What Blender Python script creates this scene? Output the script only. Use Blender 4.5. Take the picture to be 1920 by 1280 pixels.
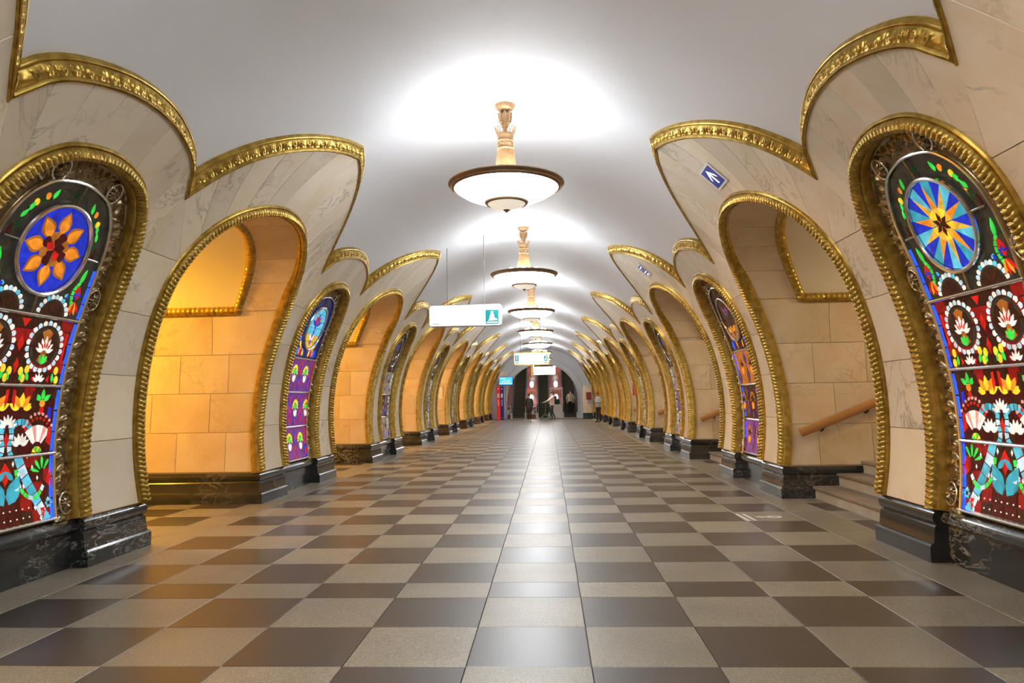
import bpy, math, random
import numpy as np
from mathutils import Vector, Matrix, noise
random.seed(7)
PI = math.pi
sc = bpy.context.scene
for o in list(bpy.data.objects): bpy.data.objects.remove(o)
COL = sc.collection

# ------------------------------------------------------------------ camera, world, exposure
CAMX, CAMH = 0.4231, 1.2692
FPX, PITCH, YAW, ROLL = 1354.0356, 0.0801, 0.0494, -0.017
cam_d = bpy.data.cameras.new('camera'); cam = bpy.data.objects.new('camera', cam_d); COL.objects.link(cam)
cam_d.sensor_width = 36.0; cam_d.lens = FPX / 1920 * 36.0; cam_d.clip_start = 0.05; cam_d.clip_end = 200
r0 = Vector((math.cos(YAW), math.sin(YAW), 0)); fh = Vector((-math.sin(YAW), math.cos(YAW), 0)); zz = Vector((0, 0, 1))
fw = fh * math.cos(PITCH) + zz * math.sin(PITCH); up0 = -fh * math.sin(PITCH) + zz * math.cos(PITCH)
ri = r0 * math.cos(ROLL) + up0 * math.sin(ROLL); up = -r0 * math.sin(ROLL) + up0 * math.cos(ROLL)
m3 = Matrix((ri, up, -fw)).transposed()
cam.matrix_world = Matrix.Translation((CAMX, 0, CAMH)) @ m3.to_4x4()
sc.camera = cam
w = bpy.data.worlds.new('world'); sc.world = w; w.use_nodes = True
w.node_tree.nodes['Background'].inputs[0].default_value = (0.02, 0.02, 0.02, 1)
w.node_tree.nodes['Background'].inputs[1].default_value = 0.3
sc.view_settings.view_transform = 'Standard'; sc.view_settings.look = 'None'
sc.view_settings.exposure = 1.15; sc.view_settings.gamma = 1.0; sc.view_settings.use_curve_mapping = False
UPLIGHT = 70.0        # strength of the lamp tray inside each chandelier
BOWL = 15.0          # strength of the glass bowl
PLAT_L, PLAT_R = 240.0, 60.0   # platform lamps behind the arches

# ------------------------------------------------------------------ measures of the hall
YC, S = 7.8585, 5.8187          # centre of the first arch in view, bay length
RM, RV, ZC, RU = 3.36, 3.58, 0.95, 3.41
Y_BACK, Y_END = -2.6, 47.2
def yarch(n): return YC + S * n
def ypier(n): return YC + S * n - S / 2

# ------------------------------------------------------------------ materials
MATS = {}
def nmat(name):
    m = bpy.data.materials.new(name); m.use_nodes = True
    nt = m.node_tree; b = nt.nodes['Principled BSDF']; MATS[name] = m
    return m, nt, b
def L(nt, a, b): nt.links.new(a, b)
def node(nt, t, **k):
    n = nt.nodes.new(t)
    for a, v in k.items():
        if a.startswith('i_'): n.inputs[a[2:].replace('_', ' ')].default_value = v
        else: setattr(n, a, v)
    return n
def ramp(nt, fac, stops):
    n = nt.nodes.new('ShaderNodeValToRGB'); e = n.color_ramp.elements
    while len(e) < len(stops): e.new(0.5)
    for q, (p, c) in zip(e, stops): q.position = p; q.color = (*c, 1)
    L(nt, fac, n.inputs[0]); return n
def mix(nt, fac, a, b, mode='MIX'):
    n = nt.nodes.new('ShaderNodeMix'); n.data_type = 'RGBA'; n.blend_type = mode
    for s, v in ((0, fac), (6, a), (7, b)):
        if hasattr(v, 'links'): L(nt, v, n.inputs[s])
        else: n.inputs[s].default_value = v if s == 0 else (*v, 1)
    return n.outputs[2]
def simple(name, col, rough=0.5, metal=0.0, emit=None, es=1.0, spec=0.5):
    m, nt, b = nmat(name)
    b.inputs['Base Color'].default_value = (*col, 1); b.inputs['Roughness'].default_value = rough
    b.inputs['Metallic'].default_value = metal; b.inputs['Specular IOR Level'].default_value = spec
    if emit: b.inputs['Emission Color'].default_value = (*emit, 1); b.inputs['Emission Strength'].default_value = es
    return m
def coords(nt, scale=1.0, rnd=True):
    tc = node(nt, 'ShaderNodeTexCoord'); oi = node(nt, 'ShaderNodeObjectInfo')
    mp = node(nt, 'ShaderNodeVectorMath', operation='MULTIPLY'); mp.inputs[1].default_value = (scale,) * 3
    L(nt, tc.outputs['Object'], mp.inputs[0])
    if not rnd: return mp.outputs[0], oi
    ad = node(nt, 'ShaderNodeVectorMath', operation='MULTIPLY_ADD')
    cx = node(nt, 'ShaderNodeCombineXYZ')
    for i in range(3): L(nt, oi.outputs['Random'], cx.inputs[i])
    L(nt, cx.outputs[0], ad.inputs[0]); ad.inputs[1].default_value = (37.0, 91.0, 53.0); L(nt, mp.outputs[0], ad.inputs[2])
    return ad.outputs[0], oi
def marble(name, base, tint, vein, rough, vamt=0.5, vscale=1.3, stretch=(1, 1, 1)):
    m, nt, b = nmat(name); v, oi = coords(nt)
    st = node(nt, 'ShaderNodeVectorMath', operation='MULTIPLY'); st.inputs[1].default_value = stretch; L(nt, v, st.inputs[0])
    n1 = node(nt, 'ShaderNodeTexNoise', i_Scale=1.6, i_Detail=6.0, i_Roughness=0.6, i_Distortion=0.6); L(nt, st.outputs[0], n1.inputs['Vector'])
    c1 = ramp(nt, n1.outputs[0], [(0.35, base), (0.7, tint)])
    n2 = node(nt, 'ShaderNodeTexNoise', i_Scale=vscale, i_Detail=9.0, i_Roughness=0.62, i_Distortion=2.2); L(nt, st.outputs[0], n2.inputs['Vector'])
    r2 = ramp(nt, n2.outputs[0], [(0.47, (0, 0, 0)), (0.5, (1, 1, 1)), (0.53, (0, 0, 0))])
    n3 = node(nt, 'ShaderNodeTexNoise', i_Scale=0.9, i_Detail=3.0); L(nt, v, n3.inputs['Vector'])
    r3 = ramp(nt, n3.outputs[0], [(0.5, (0, 0, 0)), (0.68, (1, 1, 1))])
    mm = node(nt, 'ShaderNodeMath', operation='MULTIPLY'); L(nt, r2.outputs[0], mm.inputs[0]); L(nt, r3.outputs[0], mm.inputs[1])
    m2 = node(nt, 'ShaderNodeMath', operation='MULTIPLY'); L(nt, mm.outputs[0], m2.inputs[0]); m2.inputs[1].default_value = vamt
    c2 = mix(nt, m2.outputs[0], c1.outputs[0], vein)
    br = node(nt, 'ShaderNodeMapRange'); L(nt, oi.outputs['Random'], br.inputs[0]); br.inputs[3].default_value = 0.86; br.inputs[4].default_value = 1.06
    hs = node(nt, 'ShaderNodeHueSaturation'); L(nt, c2, hs.inputs['Color']); L(nt, br.outputs[0], hs.inputs['Value'])
    L(nt, hs.outputs[0], b.inputs['Base Color']); b.inputs['Roughness'].default_value = rough
    return m
M_marble = marble('cream_marble', (0.80, 0.735, 0.61), (0.73, 0.62, 0.455), (0.26, 0.24, 0.19), 0.3, 0.8, 1.5, (1, 1, 1))
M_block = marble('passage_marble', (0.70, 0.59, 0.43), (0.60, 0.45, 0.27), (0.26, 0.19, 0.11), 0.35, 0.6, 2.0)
M_joint = simple('marble_joint', (0.30, 0.25, 0.19), 0.8)
M_black = marble('black_marble', (0.014, 0.016, 0.018), (0.050, 0.054, 0.056), (0.46, 0.46, 0.44), 0.15, 0.8, 3.2, (1, 0.6, 1.8))
M_step = marble('step_stone', (0.20, 0.16, 0.13), (0.30, 0.25, 0.20), (0.5, 0.45, 0.4), 0.45, 0.3, 6.0)
M_riser = marble('riser_stone', (0.34, 0.31, 0.26), (0.48, 0.44, 0.36), (0.6, 0.56, 0.5), 0.5, 0.5, 9.0)
def plaster(name, col):
    m, nt, b = nmat(name); v, oi = coords(nt, 1, False)
    n = node(nt, 'ShaderNodeTexNoise', i_Scale=0.7, i_Detail=5.0); L(nt, v, n.inputs['Vector'])
    c = ramp(nt, n.outputs[0], [(0.3, tuple(x * 0.95 for x in col)), (0.75, col)]); L(nt, c.outputs[0], b.inputs['Base Color'])
    b.inputs['Roughness'].default_value = 0.6; return m
M_vault = plaster('white_plaster', (0.78, 0.81, 0.86))
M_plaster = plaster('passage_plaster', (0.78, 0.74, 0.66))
def goldm(name, c1, c2, rough, sc_=40):
    m, nt, b = nmat(name); v, oi = coords(nt, 1, False)
    n = node(nt, 'ShaderNodeTexNoise', i_Scale=float(sc_), i_Detail=4.0); L(nt, v, n.inputs['Vector'])
    c = ramp(nt, n.outputs[0], [(0.35, c1), (0.62, c2)]); L(nt, c.outputs[0], b.inputs['Base Color'])
    b.inputs['Metallic'].default_value = 0.75; b.inputs['Roughness'].default_value = rough
    bp = node(nt, 'ShaderNodeBump'); bp.inputs['Strength'].default_value = 0.2; bp.inputs['Distance'].default_value = 0.004
    L(nt, n.outputs[0], bp.inputs['Height']); L(nt, bp.outputs[0], b.inputs['Normal']); return m
M_gold = goldm('gilding', (0.34, 0.215, 0.035), (0.55, 0.375, 0.085), 0.30, 14)
M_bronze = goldm('bronze', (0.22, 0.165, 0.09), (0.36, 0.28, 0.16), 0.27, 12)
M_silver = simple('polished_steel', (0.75, 0.74, 0.72), 0.18, 1.0)
def floor_mat(name, c1, c2, speck, rough, sp):
    m, nt, b = nmat(name); v, oi = coords(nt)
    n = node(nt, 'ShaderNodeTexNoise', i_Scale=2.2, i_Detail=5.0); L(nt, v, n.inputs['Vector'])
    c = ramp(nt, n.outputs[0], [(0.3, c1), (0.7, c2)])
    n2 = node(nt, 'ShaderNodeTexNoise', i_Scale=110.0, i_Detail=2.0); L(nt, v, n2.inputs['Vector'])
    r2 = ramp(nt, n2.outputs[0], [(0.42, (0.62, 0.62, 0.62)), (0.6, (1.12, 1.12, 1.12))])
    c2_ = mix(nt, sp, c.outputs[0], r2.outputs[0], 'MULTIPLY')
    br = node(nt, 'ShaderNodeMapRange'); L(nt, oi.outputs['Random'], br.inputs[0]); br.inputs[3].default_value = 0.85; br.inputs[4].default_value = 1.1
    hs = node(nt, 'ShaderNodeHueSaturation'); L(nt, c2_, hs.inputs['Color']); L(nt, br.outputs[0], hs.inputs['Value'])
    L(nt, hs.outputs[0], b.inputs['Base Color']); b.inputs['Roughness'].default_value = rough
    b.inputs['Specular IOR Level'].default_value = 0.95
    return m
M_dark = floor_mat('dark_granite', (0.040, 0.033, 0.028), (0.054, 0.044, 0.037), 0, 0.35, 0.25)
M_light = floor_mat('light_granite', (0.215, 0.195, 0.15), (0.275, 0.25, 0.19), 0, 0.40, 0.9)
M_grout = simple('floor_joint', (0.07, 0.06, 0.05), 0.7)
M_wood = simple('handrail_wood', (0.42, 0.20, 0.06), 0.4)
M_iron = simple('black_iron', (0.02, 0.02, 0.02), 0.45, 0.6)
M_white = simple('white_paint', (0.8, 0.8, 0.8), 0.4)
M_grey = simple('grey_metal', (0.42, 0.43, 0.45), 0.3, 0.8)

# ------------------------------------------------------------------ mesh helpers
class MB:
    def __init__(s): s.v = []; s.f = []; s.mi = []
    def add(s, vs, fs, mi=0):
        k = len(s.v); s.v += [tuple(map(float, p)) for p in vs]; s.f += [tuple(i + k for i in f) for f in fs]; s.mi += [mi] * len(fs)
    def grid(s, P, mi=0, wrap=False):
        P = np.asarray(P, float); a, b = P.shape[:2]; k = len(s.v)
        s.v += [tuple(p) for p in P.reshape(-1, 3)]
        for i in range(a - 1):
            for j in range(b - (0 if wrap else 1)):
                j2 = (j + 1) % b
                s.f.append((k + i * b + j, k + i * b + j2, k + (i + 1) * b + j2, k + (i + 1) * b + j)); s.mi.append(mi)
    def box(s, c, d, mi=0, rot=None):
        x, y, z = [q / 2 for q in d]
        vs = [Vector((i * x, j * y, k * z)) for i in (-1, 1) for j in (-1, 1) for k in (-1, 1)]
        if rot is not None: vs = [rot @ p for p in vs]
        vs = [p + Vector(c) for p in vs]
        s.add(vs, [(0, 1, 3, 2), (4, 6, 7, 5), (0, 4, 5, 1), (2, 3, 7, 6), (0, 2, 6, 4), (1, 5, 7, 3)], mi)
    def bbox(s, c, d, b=0.01, mi=0):          # box with chamfered edges
        x, y, z = [q / 2 for q in d]; rings = []
        for zz_, e in ((-z, b), (-z + b, 0), (z - b, 0), (z, b)):
            X, Y = x - e, y - e
            rings.append([(c[0] + p, c[1] + q, c[2] + zz_) for p, q in ((-X + b, -Y), (X - b, -Y), (X, -Y + b), (X, Y - b), (X - b, Y), (-X + b, Y), (-X, Y - b), (-X, -Y + b))])
        s.grid(rings, mi, True); k = len(s.v)
        s.f.append(tuple(range(k - 8, k))); s.f.append(tuple(range(k - 25, k - 33, -1))); s.mi += [mi, mi]
    def lathe(s, prof, n=32, c=(0, 0, 0), mi=0):
        s.grid([[(c[0] + r * math.cos(a), c[1] + r * math.sin(a), c[2] + z) for a in [2 * PI * i / n for i in range(n)]] for r, z in prof], mi, True)
    def tube(s, path, rad, n=8, mi=0, cap=True):
        path = [Vector(p) for p in path]; rings = []; nrm = None
        for i, p in enumerate(path):
            t = (path[min(i + 1, len(path) - 1)] - path[max(i - 1, 0)]).normalized()
            if nrm is None: nrm = t.orthogonal().normalized()
            nrm = (nrm - t * nrm.dot(t)).normalized(); b = t.cross(nrm)
            r = rad[i] if hasattr(rad, '__len__') else rad
            rings.append([p + (nrm * math.cos(a) + b * math.sin(a)) * r for a in [2 * PI * j / n for j in range(n)]])
        s.grid([[tuple(q) for q in r] for r in rings], mi, True)
        if cap:
            k = len(s.v); s.f.append(tuple(range(k - n, k))); s.f.append(tuple(range(k - n * len(path), k - n * len(path) + n))[::-1]); s.mi += [mi, mi]
    def mesh(s, name, mats, smooth=True, ang=35):
        me = bpy.data.meshes.new(name); me.from_pydata(s.v, [], s.f)
        for m in (mats if isinstance(mats, (list, tuple)) else [mats]): me.materials.append(m)
        if any(s.mi): me.polygons.foreach_set('material_index', s.mi)
        if smooth:
            me.polygons.foreach_set('use_smooth', [True] * len(s.f)); me.update(); me.set_sharp_from_angle(angle=math.radians(ang))
        me.update(); return me
def ob(name, me, parent=None, loc=(0, 0, 0), rz=0, **kw):
    o = bpy.data.objects.new(name, me); COL.objects.link(o); o.location = loc; o.rotation_euler = (0, 0, rz)
    if parent is not None: o.parent = parent
    for k, v in kw.items(): o[k] = v
    return o
def thing(name, label, cat, loc=(0, 0, 0), rz=0, group=None):
    o = ob(name, None, None, loc, rz); o['label'] = label; o['category'] = cat
    if group: o['group'] = group
    return o
def tag(o, label, cat, group=None, kind=None):
    o['label'] = label; o['category'] = cat
    if group: o['group'] = group
    if kind: o['kind'] = kind
    return o

# ------------------------------------------------------------------ curves on the barrel (u along the hall, v along the arc)
def catmull(P, n=12):
    P = np.array(P, float); Q = np.vstack([2 * P[0] - P[1], P, 2 * P[-1] - P[-2]]); out = []
    for i in range(1, len(Q) - 2):
        for k in range(n):
            t = k / n
            out.append(0.5 * (2 * Q[i] + (Q[i + 1] - Q[i - 1]) * t + (2 * Q[i - 1] - 5 * Q[i] + 4 * Q[i + 1] - Q[i + 2]) * t * t + (3 * Q[i] - Q[i - 1] - 3 * Q[i + 1] + Q[i + 2]) * t ** 3))
    out.append(Q[-2]); return np.array(out)
def resample(P, ds=None, n=None):
    P = np.asarray(P, float); d = np.r_[0, np.cumsum(np.linalg.norm(np.diff(P, axis=0), axis=1))]
    n = n or max(2, int(round(d[-1] / ds)) + 1); t = np.linspace(0, d[-1], n)
    return np.stack([np.interp(t, d, P[:, k]) for k in range(P.shape[1])], 1)
def full(half):      # half: from the foot (u>0) to the apex (u=0); smooth there
    h = np.array(half, float); mir = h[::-1][1:] * [-1, 1]
    c = catmull(np.vstack([h, mir])); return c * [-1, 1]
def fullpeak(half):  # the same with a pointed apex
    c = catmull(half); return np.vstack([c * [-1, 1], c[::-1][1:]])
ARCH = full([(1.42, -.57), (1.46, 0), (1.50, .6), (1.52, 1.2), (1.48, 1.65), (1.30, 2.08), (1.02, 2.39), (.68, 2.59), (.32, 2.70), (0, 2.73)])
GLASS = full([(.78, -.57), (.80, 0), (.83, .6), (.86, 1.2), (.84, 1.6), (.76, 1.87), (.61, 2.09), (.38, 2.25), (0, 2.32)])
BIG = fullpeak([(1.88, 2.46), (1.70, 2.72), (1.44, 3.015), (1.13, 3.275), (.75, 3.505), (.35, 3.675), (0, 3.765)])
SMALL = full([(1.03, 2.46), (.94, 2.57), (.79, 2.67), (.55, 2.76), (.28, 2.822), (0, 2.842)])
def normals(P, mitre=False):
    t = np.gradient(P, axis=0); t /= np.linalg.norm(t, axis=1)[:, None]
    n = np.stack([t[:, 1], -t[:, 0]], 1)
    if mitre:
        for i in (0, -1): n[i] = np.array([0, -1]) / max(.35, -n[i][1])
        k = 2 if len(n) < 100 else 4
        for q in range(1, k):                     # ease the mitre in
            w_ = 1 - q / k
            n[q] = n[q] * (1 - w_) + n[0] * w_; n[-1 - q] = n[-1 - q] * (1 - w_) + n[-1] * w_
    return n
def offs(P, d, mitre=False): return P + normals(P, mitre) * d
def rmth(th): return 3.345 * 3.52 / math.hypot(3.52 * math.cos(th), 3.345 * math.sin(th)) if th > 0 else 3.345   # the marble face
def onb(sg, u, v, r): th = v / RU; r = r + rmth(th) - RM; return (sg * r * math.cos(th), u, ZC + r * math.sin(th))
def sweep(mb, sg, P, prof, ds, mitre=False, relief=None, mi=0):
    P = resample(P, ds); N = normals(P, mitre); st = np.r_[0, np.cumsum(np.linalg.norm(np.diff(P, axis=0), axis=1))]
    prof = np.array(prof, float); nd = len(prof); rows = []
    for i in range(len(P)):
        row = []
        for j, (d, r, a) in enumerate(prof):
            q = P[i] + N[i] * d
            rr = r - (a * relief(st[i], j / (nd - 1), d) if (relief and a) else 0)
            row.append(onb(sg, q[0], q[1], rr))
        rows.append(row)
    mb.grid(rows, mi)
# relief patterns (heights 0..1)
def leafy(s_, t, d):
    x = (s_ / 0.10) % 1.0 - .5; y = (d - .020) / .062; ax = abs(x)
    lobe = .17 + .27 * math.sin(PI * min(1, y * .9 + .12)) + .03 * math.sin(14 * y)
    body = max(0, 1 - (ax / lobe) ** 4) if ax < lobe else 0
    ribs = .5 + .5 * math.cos(2 * PI * (2.6 * ax / lobe - .5 * y))
    tongue = max(0, 1 - ((ax - .5) / .055) ** 2) * .7
    return body * (.3 + .7 * ribs) + tongue - .15
def rope(s_, t, d):
    x = s_ / 0.044 - abs(d - .068) * 12; g = abs((x % 1.0) - .5) * 2; h = 1 - (1 - g) ** 3 if g < 1 else 1
    lon = .15 * math.cos(2 * PI * (d - .072) / .03)
    return 1.1 * min(1, h) - .45 + lon
def scroll(s_, t, d):
    e = max(0, min(1, (d - .140) / .02)) * max(0, min(1, (.292 - d) / .02)); dn = (d - .215) / .07; h = 0
    st = dn - .45 * math.sin(2 * PI * s_ / .34); h = max(h, .55 * math.exp(-(st / .10) ** 2))
    k0 = math.floor(s_ / .048)
    for k in (k0 - 1, k0, k0 + 1, k0 + 2):
        sd = 1 if k % 2 else -1; cs = .048 * k; cd = .45 * math.sin(2 * PI * cs / .34) + sd * .42
        a = (s_ - cs) / .048; b = (dn - cd); u_ = .72 * a + sd * .70 * b; w_ = -.70 * sd * a + .72 * b
        q = 1 - (u_ / .80) ** 2 - (w_ / .34) ** 2
        if q > 0: h = max(h, q ** .6 * (.72 + .28 * math.cos(9 * w_)))
    return e * h
PETAL_PROF = [(-.005, 3.53, 0), (-.005, 3.432, 0), (.002, 3.422, 0), (.009, 3.420, 0), (.014, 3.428, 0), (.018, 3.418, 0)] + \
    [(.020 + .062 * k / 9, 3.412 - .050 * k / 9, .020 * math.sin(PI * (k + .5) / 10)) for k in range(10)] + \
    [(.084, 3.362, 0), (.088, 3.346, 0), (.095, 3.339, 0), (.102, 3.346, 0), (.105, 3.354, 0), (.109, 3.343, 0), (.115, 3.345, 0), (.117, 3.378, 0)]
ARCH_PROF = [(-.004, 3.372, 0), (0, 3.346, 0), (.012, 3.336, 0), (.022, 3.345, 0)] + \
    [(.072 - .048 * math.cos(PI * k / 10), 3.35 - .05 * math.sin(PI * k / 10), .023 * math.sin(PI * k / 10) ** .6) for k in range(11)] + \
    [(.124, 3.352, 0), (.130, 3.345, 0), (.137, 3.356, 0), (.138, 3.44, 0)]
BRONZE_PROF = [(.130, 3.385, 0), (.132, 3.422, 0), (.145, 3.426, 0)] + [(.15 + .14 * k / 11, 3.43, .028) for k in range(12)] + [(.30, 3.43, 0), (.305, 3.415, 0), (.315, 3.41, 0), (.322, 3.44, 0)]
MC = {}
def cached(key, fn):
    if key not in MC: MC[key] = fn()
    return MC[key]
def trim_mesh(P, prof, relief, mat, mitre, ds):
    def mk(sg):
        mb = MB(); sweep(mb, sg, P, prof, ds, mitre, relief); return mb.mesh('moulding', mat, True, 50)
    return mk

# ------------------------------------------------------------------ slabs
def slab(func, na, nb, ga, gb, mat, bev=.006, la=1., lb=1., name='slab', h0=0.0):
    # func(a, b, h) -> point; h is the height proud of the surface; ga, gb gaps and la, lb edge lengths in metres
    def par(n, g, l):
        g, e = g / l, bev / l
        return [g, g + e] + [g + e + (1 - 2 * g - 2 * e) * k / n for k in range(1, n)] + [1 - g - e, 1 - g]
    A, B = par(na, ga, la), par(nb, gb, lb); mb = MB()
    G = [[func(a, b, h0 + (-.004 if (i in (0, len(A) - 1) or j in (0, len(B) - 1)) else 0)) for j, b in enumerate(B)] for i, a in enumerate(A)]
    mb.grid(G)
    ring = [(a, B[0]) for a in A] + [(A[-1], b) for b in B[1:]] + [(a, B[-1]) for a in A[::-1][1:]] + [(A[0], b) for b in B[::-1][1:]]
    mb.grid([[func(a, b, h0 - .004) for a, b in ring], [func(a, b, h0 - .024) for a, b in ring]])
    return mb.mesh(name, mat, True, 30)
def at_frac(P, t):
    i = t * (len(P) - 1); k = min(int(i), len(P) - 2); return P[k] + (P[k + 1] - P[k]) * (i - k)

ARCH_M = offs(ARCH, .03); BIG_M = offs(BIG, .10, True); GLASS_M = offs(GLASS, .03); SMALL_M = offs(SMALL, .10, True)
def right_half(P): k = len(P) // 2; return P[k:][::-1]   # from foot (u>0) to apex
AH, BH, GH, SH = map(right_half, (ARCH_M, BIG_M, GLASS_M, SMALL_M))
VJ = 1.72                                               # height where the leg strips end
def upper(P, v):
    P = P[np.argsort(P[:, 1])] if False else P
    k = np.argmax(P[:, 1] > v); return P[k:]
def hw(P, v): return float(np.interp(v, P[:, 1], P[:, 0]))   # half-width of an outline at height v
AU, GU = [resample(np.vstack([[hw(P, VJ), VJ], upper(P, VJ)]), n=60) for P in (AH, GH)]
BU, SU = resample(BH, n=60), resample(SH, n=60)
VALLEY_BIG, VALLEY_SMALL = BU[0], SU[0]
VAL = np.array([(S / 2 - BU[0][0] + SU[0][0]) / 2, (BU[0][1] + SU[0][1]) / 2])   # in pier coordinates
BU[0] = (S / 2 - VAL[0], VAL[1]); SU[0] = VAL
NB, NS, SV = 6, 4, [-.57, .03, .60, 1.16, VJ]
def ruled(sg, A, B, t0, t1, side):
    def fn(a, b, h):
        t = t0 + (t1 - t0) * a; p = at_frac(A, t) * (1 - b) + at_frac(B, t) * b
        return onb(sg, side * p[0], p[1], RM - h)
    return fn
def panel_funcs(sg):
    arch, pier = [], []
    for side in (-1, 1):
        for i in range(NB): arch.append((ruled(sg, AU, BU, i / NB, (i + 1) / NB, side), 4, 6, .34, 1.))
        for i in range(NS): pier.append((ruled(sg, GU, SU, i / NS, (i + 1) / NS, side), 4, 4, .3, .6))
        for i in range(4):
            def fn(a, b, h, i=i, side=side):
                v = SV[i] + (SV[i + 1] - SV[i]) * a; l, r = hw(GH, v), S / 2 - hw(AH, v)
                return onb(sg, side * (l + (r - l) * b), v, RM - h)
            pier.append((fn, 4, 2, .57, .6))
        g, a_ = GU[0], np.array([S / 2 - AU[0][0], AU[0][1]])
        def tri(a, b, h, side=side):
            q = (g + (a_ - g) * b) * (1 - a) + (VAL + (a_ - g) * .02 * (b - .5)) * a
            return onb(sg, side * q[0], q[1], RM - h)
        pier.append((tri, 4, 2, .6, .6))
    return arch, pier
ARCHN = list(range(-1, 7)); PIERN = list(range(-1, 8))
ORD = {0: 'nearest', 1: 'second', 2: 'third', 3: 'fourth', 4: 'fifth', 5: 'sixth', 6: 'seventh', 7: 'eighth'}
SIDE = {-1: 'left', 1: 'right'}

# ------------------------------------------------------------------ vault, end walls
mb = MB(); TH = np.linspace(math.radians(43), math.radians(137), 65)
def rvault(t): return 3.47 * 3.61 / math.hypot(3.61 * math.cos(t), 3.47 * math.sin(t))
mb.grid([[(rvault(t) * math.cos(t), y, ZC + rvault(t) * math.sin(t)) for t in TH] for y in np.linspace(Y_BACK, Y_END, 18)])
for n in range(-1, 8):                                  # the vault runs lower between the arches, behind the valleys of the mouldings
    for flip in (0, 1):
        mb.grid([[((-1) ** flip * rvault(t) * math.cos(t), min(y, Y_END), ZC + rvault(t) * math.sin(t)) for t in np.linspace(math.radians(38), math.radians(43), 4)] for y in (ypier(n) - 1.5, ypier(n), ypier(n) + 1.5)])
o = ob('ceiling', mb.mesh('ceiling', M_vault, True, 60)); tag(o, 'white plaster barrel vault over the whole hall', 'ceiling', kind='structure')

# passage outline (u, z) behind each arch
PO = resample(offs(ARCH, .10), n=90)
def po_xyz(p): th = p[1] / RU; return rmth(th) * math.cos(th) + .01, p[0], ZC + rmth(th) * math.sin(th)
PX = [po_xyz(p) for p in PO]; XP = 5.4; ZPAN = 2.42; XOFF = .62
def lining(sg):
    mb = MB(); lo = [p for p in PX]
    i0 = next(i for i, p in enumerate(PX) if p[2] > ZPAN); i1 = len(PX) - 1 - next(i for i, p in enumerate(PX[::-1]) if p[2] > ZPAN)
    for seg in (range(0, i0 + 1), range(i1, len(PX))):
        seg = list(seg); pts = [PX[i] for i in seg]
        f_ = [(p[0], p[1], max(p[2], 0)) for p in pts]
        e = f_[0] if seg[0] == 0 else f_[-1]
        ext = (e[0], e[1], 0.0)
        f_ = [ext] + f_ if seg[0] == 0 else f_ + [ext]
        mb.grid([[(sg * (x + (XP - x) * k / 4), u, z) for k in range(5)] for x, u, z in f_])
    mb.grid([[(sg * (PX[i][0] + XOFF * k / 2), PX[i][1], PX[i][2]) for k in range(3)] for i in range(i0, i1 + 1)])
    return mb, i0, i1
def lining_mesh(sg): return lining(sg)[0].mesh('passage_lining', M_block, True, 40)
def plaster_mesh(sg):
    _, i0, i1 = lining(sg); mb = MB(); Q = np.array([(PX[i][1], PX[i][2]) for i in range(i0, i1 + 1)])
    N = normals(Q); Q2 = Q - N * .07
    mb.grid([[(sg * (PX[i][0] + XOFF), Q[k][0], Q[k][1])] + [(sg * (PX[i][0] + XOFF + (XP - PX[i][0] - XOFF) * j / 4), Q2[k][0], Q2[k][1]) for j in range(5)] for k, i in enumerate(range(i0, i1 + 1))])
    for k, i in ((0, i0), (-1, i1)):
        x = PX[i][0] + XOFF
        mb.grid([[(sg * x, Q[k][0], Q[k][1]), (sg * XP, Q[k][0], Q[k][1])], [(sg * x, Q2[k][0], Q2[k][1]), (sg * XP, Q2[k][0], Q2[k][1])]])
    return mb.mesh('plaster_vault', M_plaster, True, 40)
def inner_moulding(sg):
    _, i0, i1 = lining(sg); mb = MB()
    path = [(sg * XP, PX[i0][1], PX[i0][2])] + [(sg * (PX[i][0] + XOFF), PX[i][1], PX[i][2]) for i in range(i0, i1 + 1)] + [(sg * XP, PX[i1][1], PX[i1][2])]
    P = resample(np.array(path), ds=.02)
    mb.tube([tuple(p) for p in P], [.05 + .014 * abs(math.sin(PI * k / 3.2)) for k in range(len(P))], 10)
    return mb.mesh('inner_moulding', M_gold, True, 50)
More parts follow.
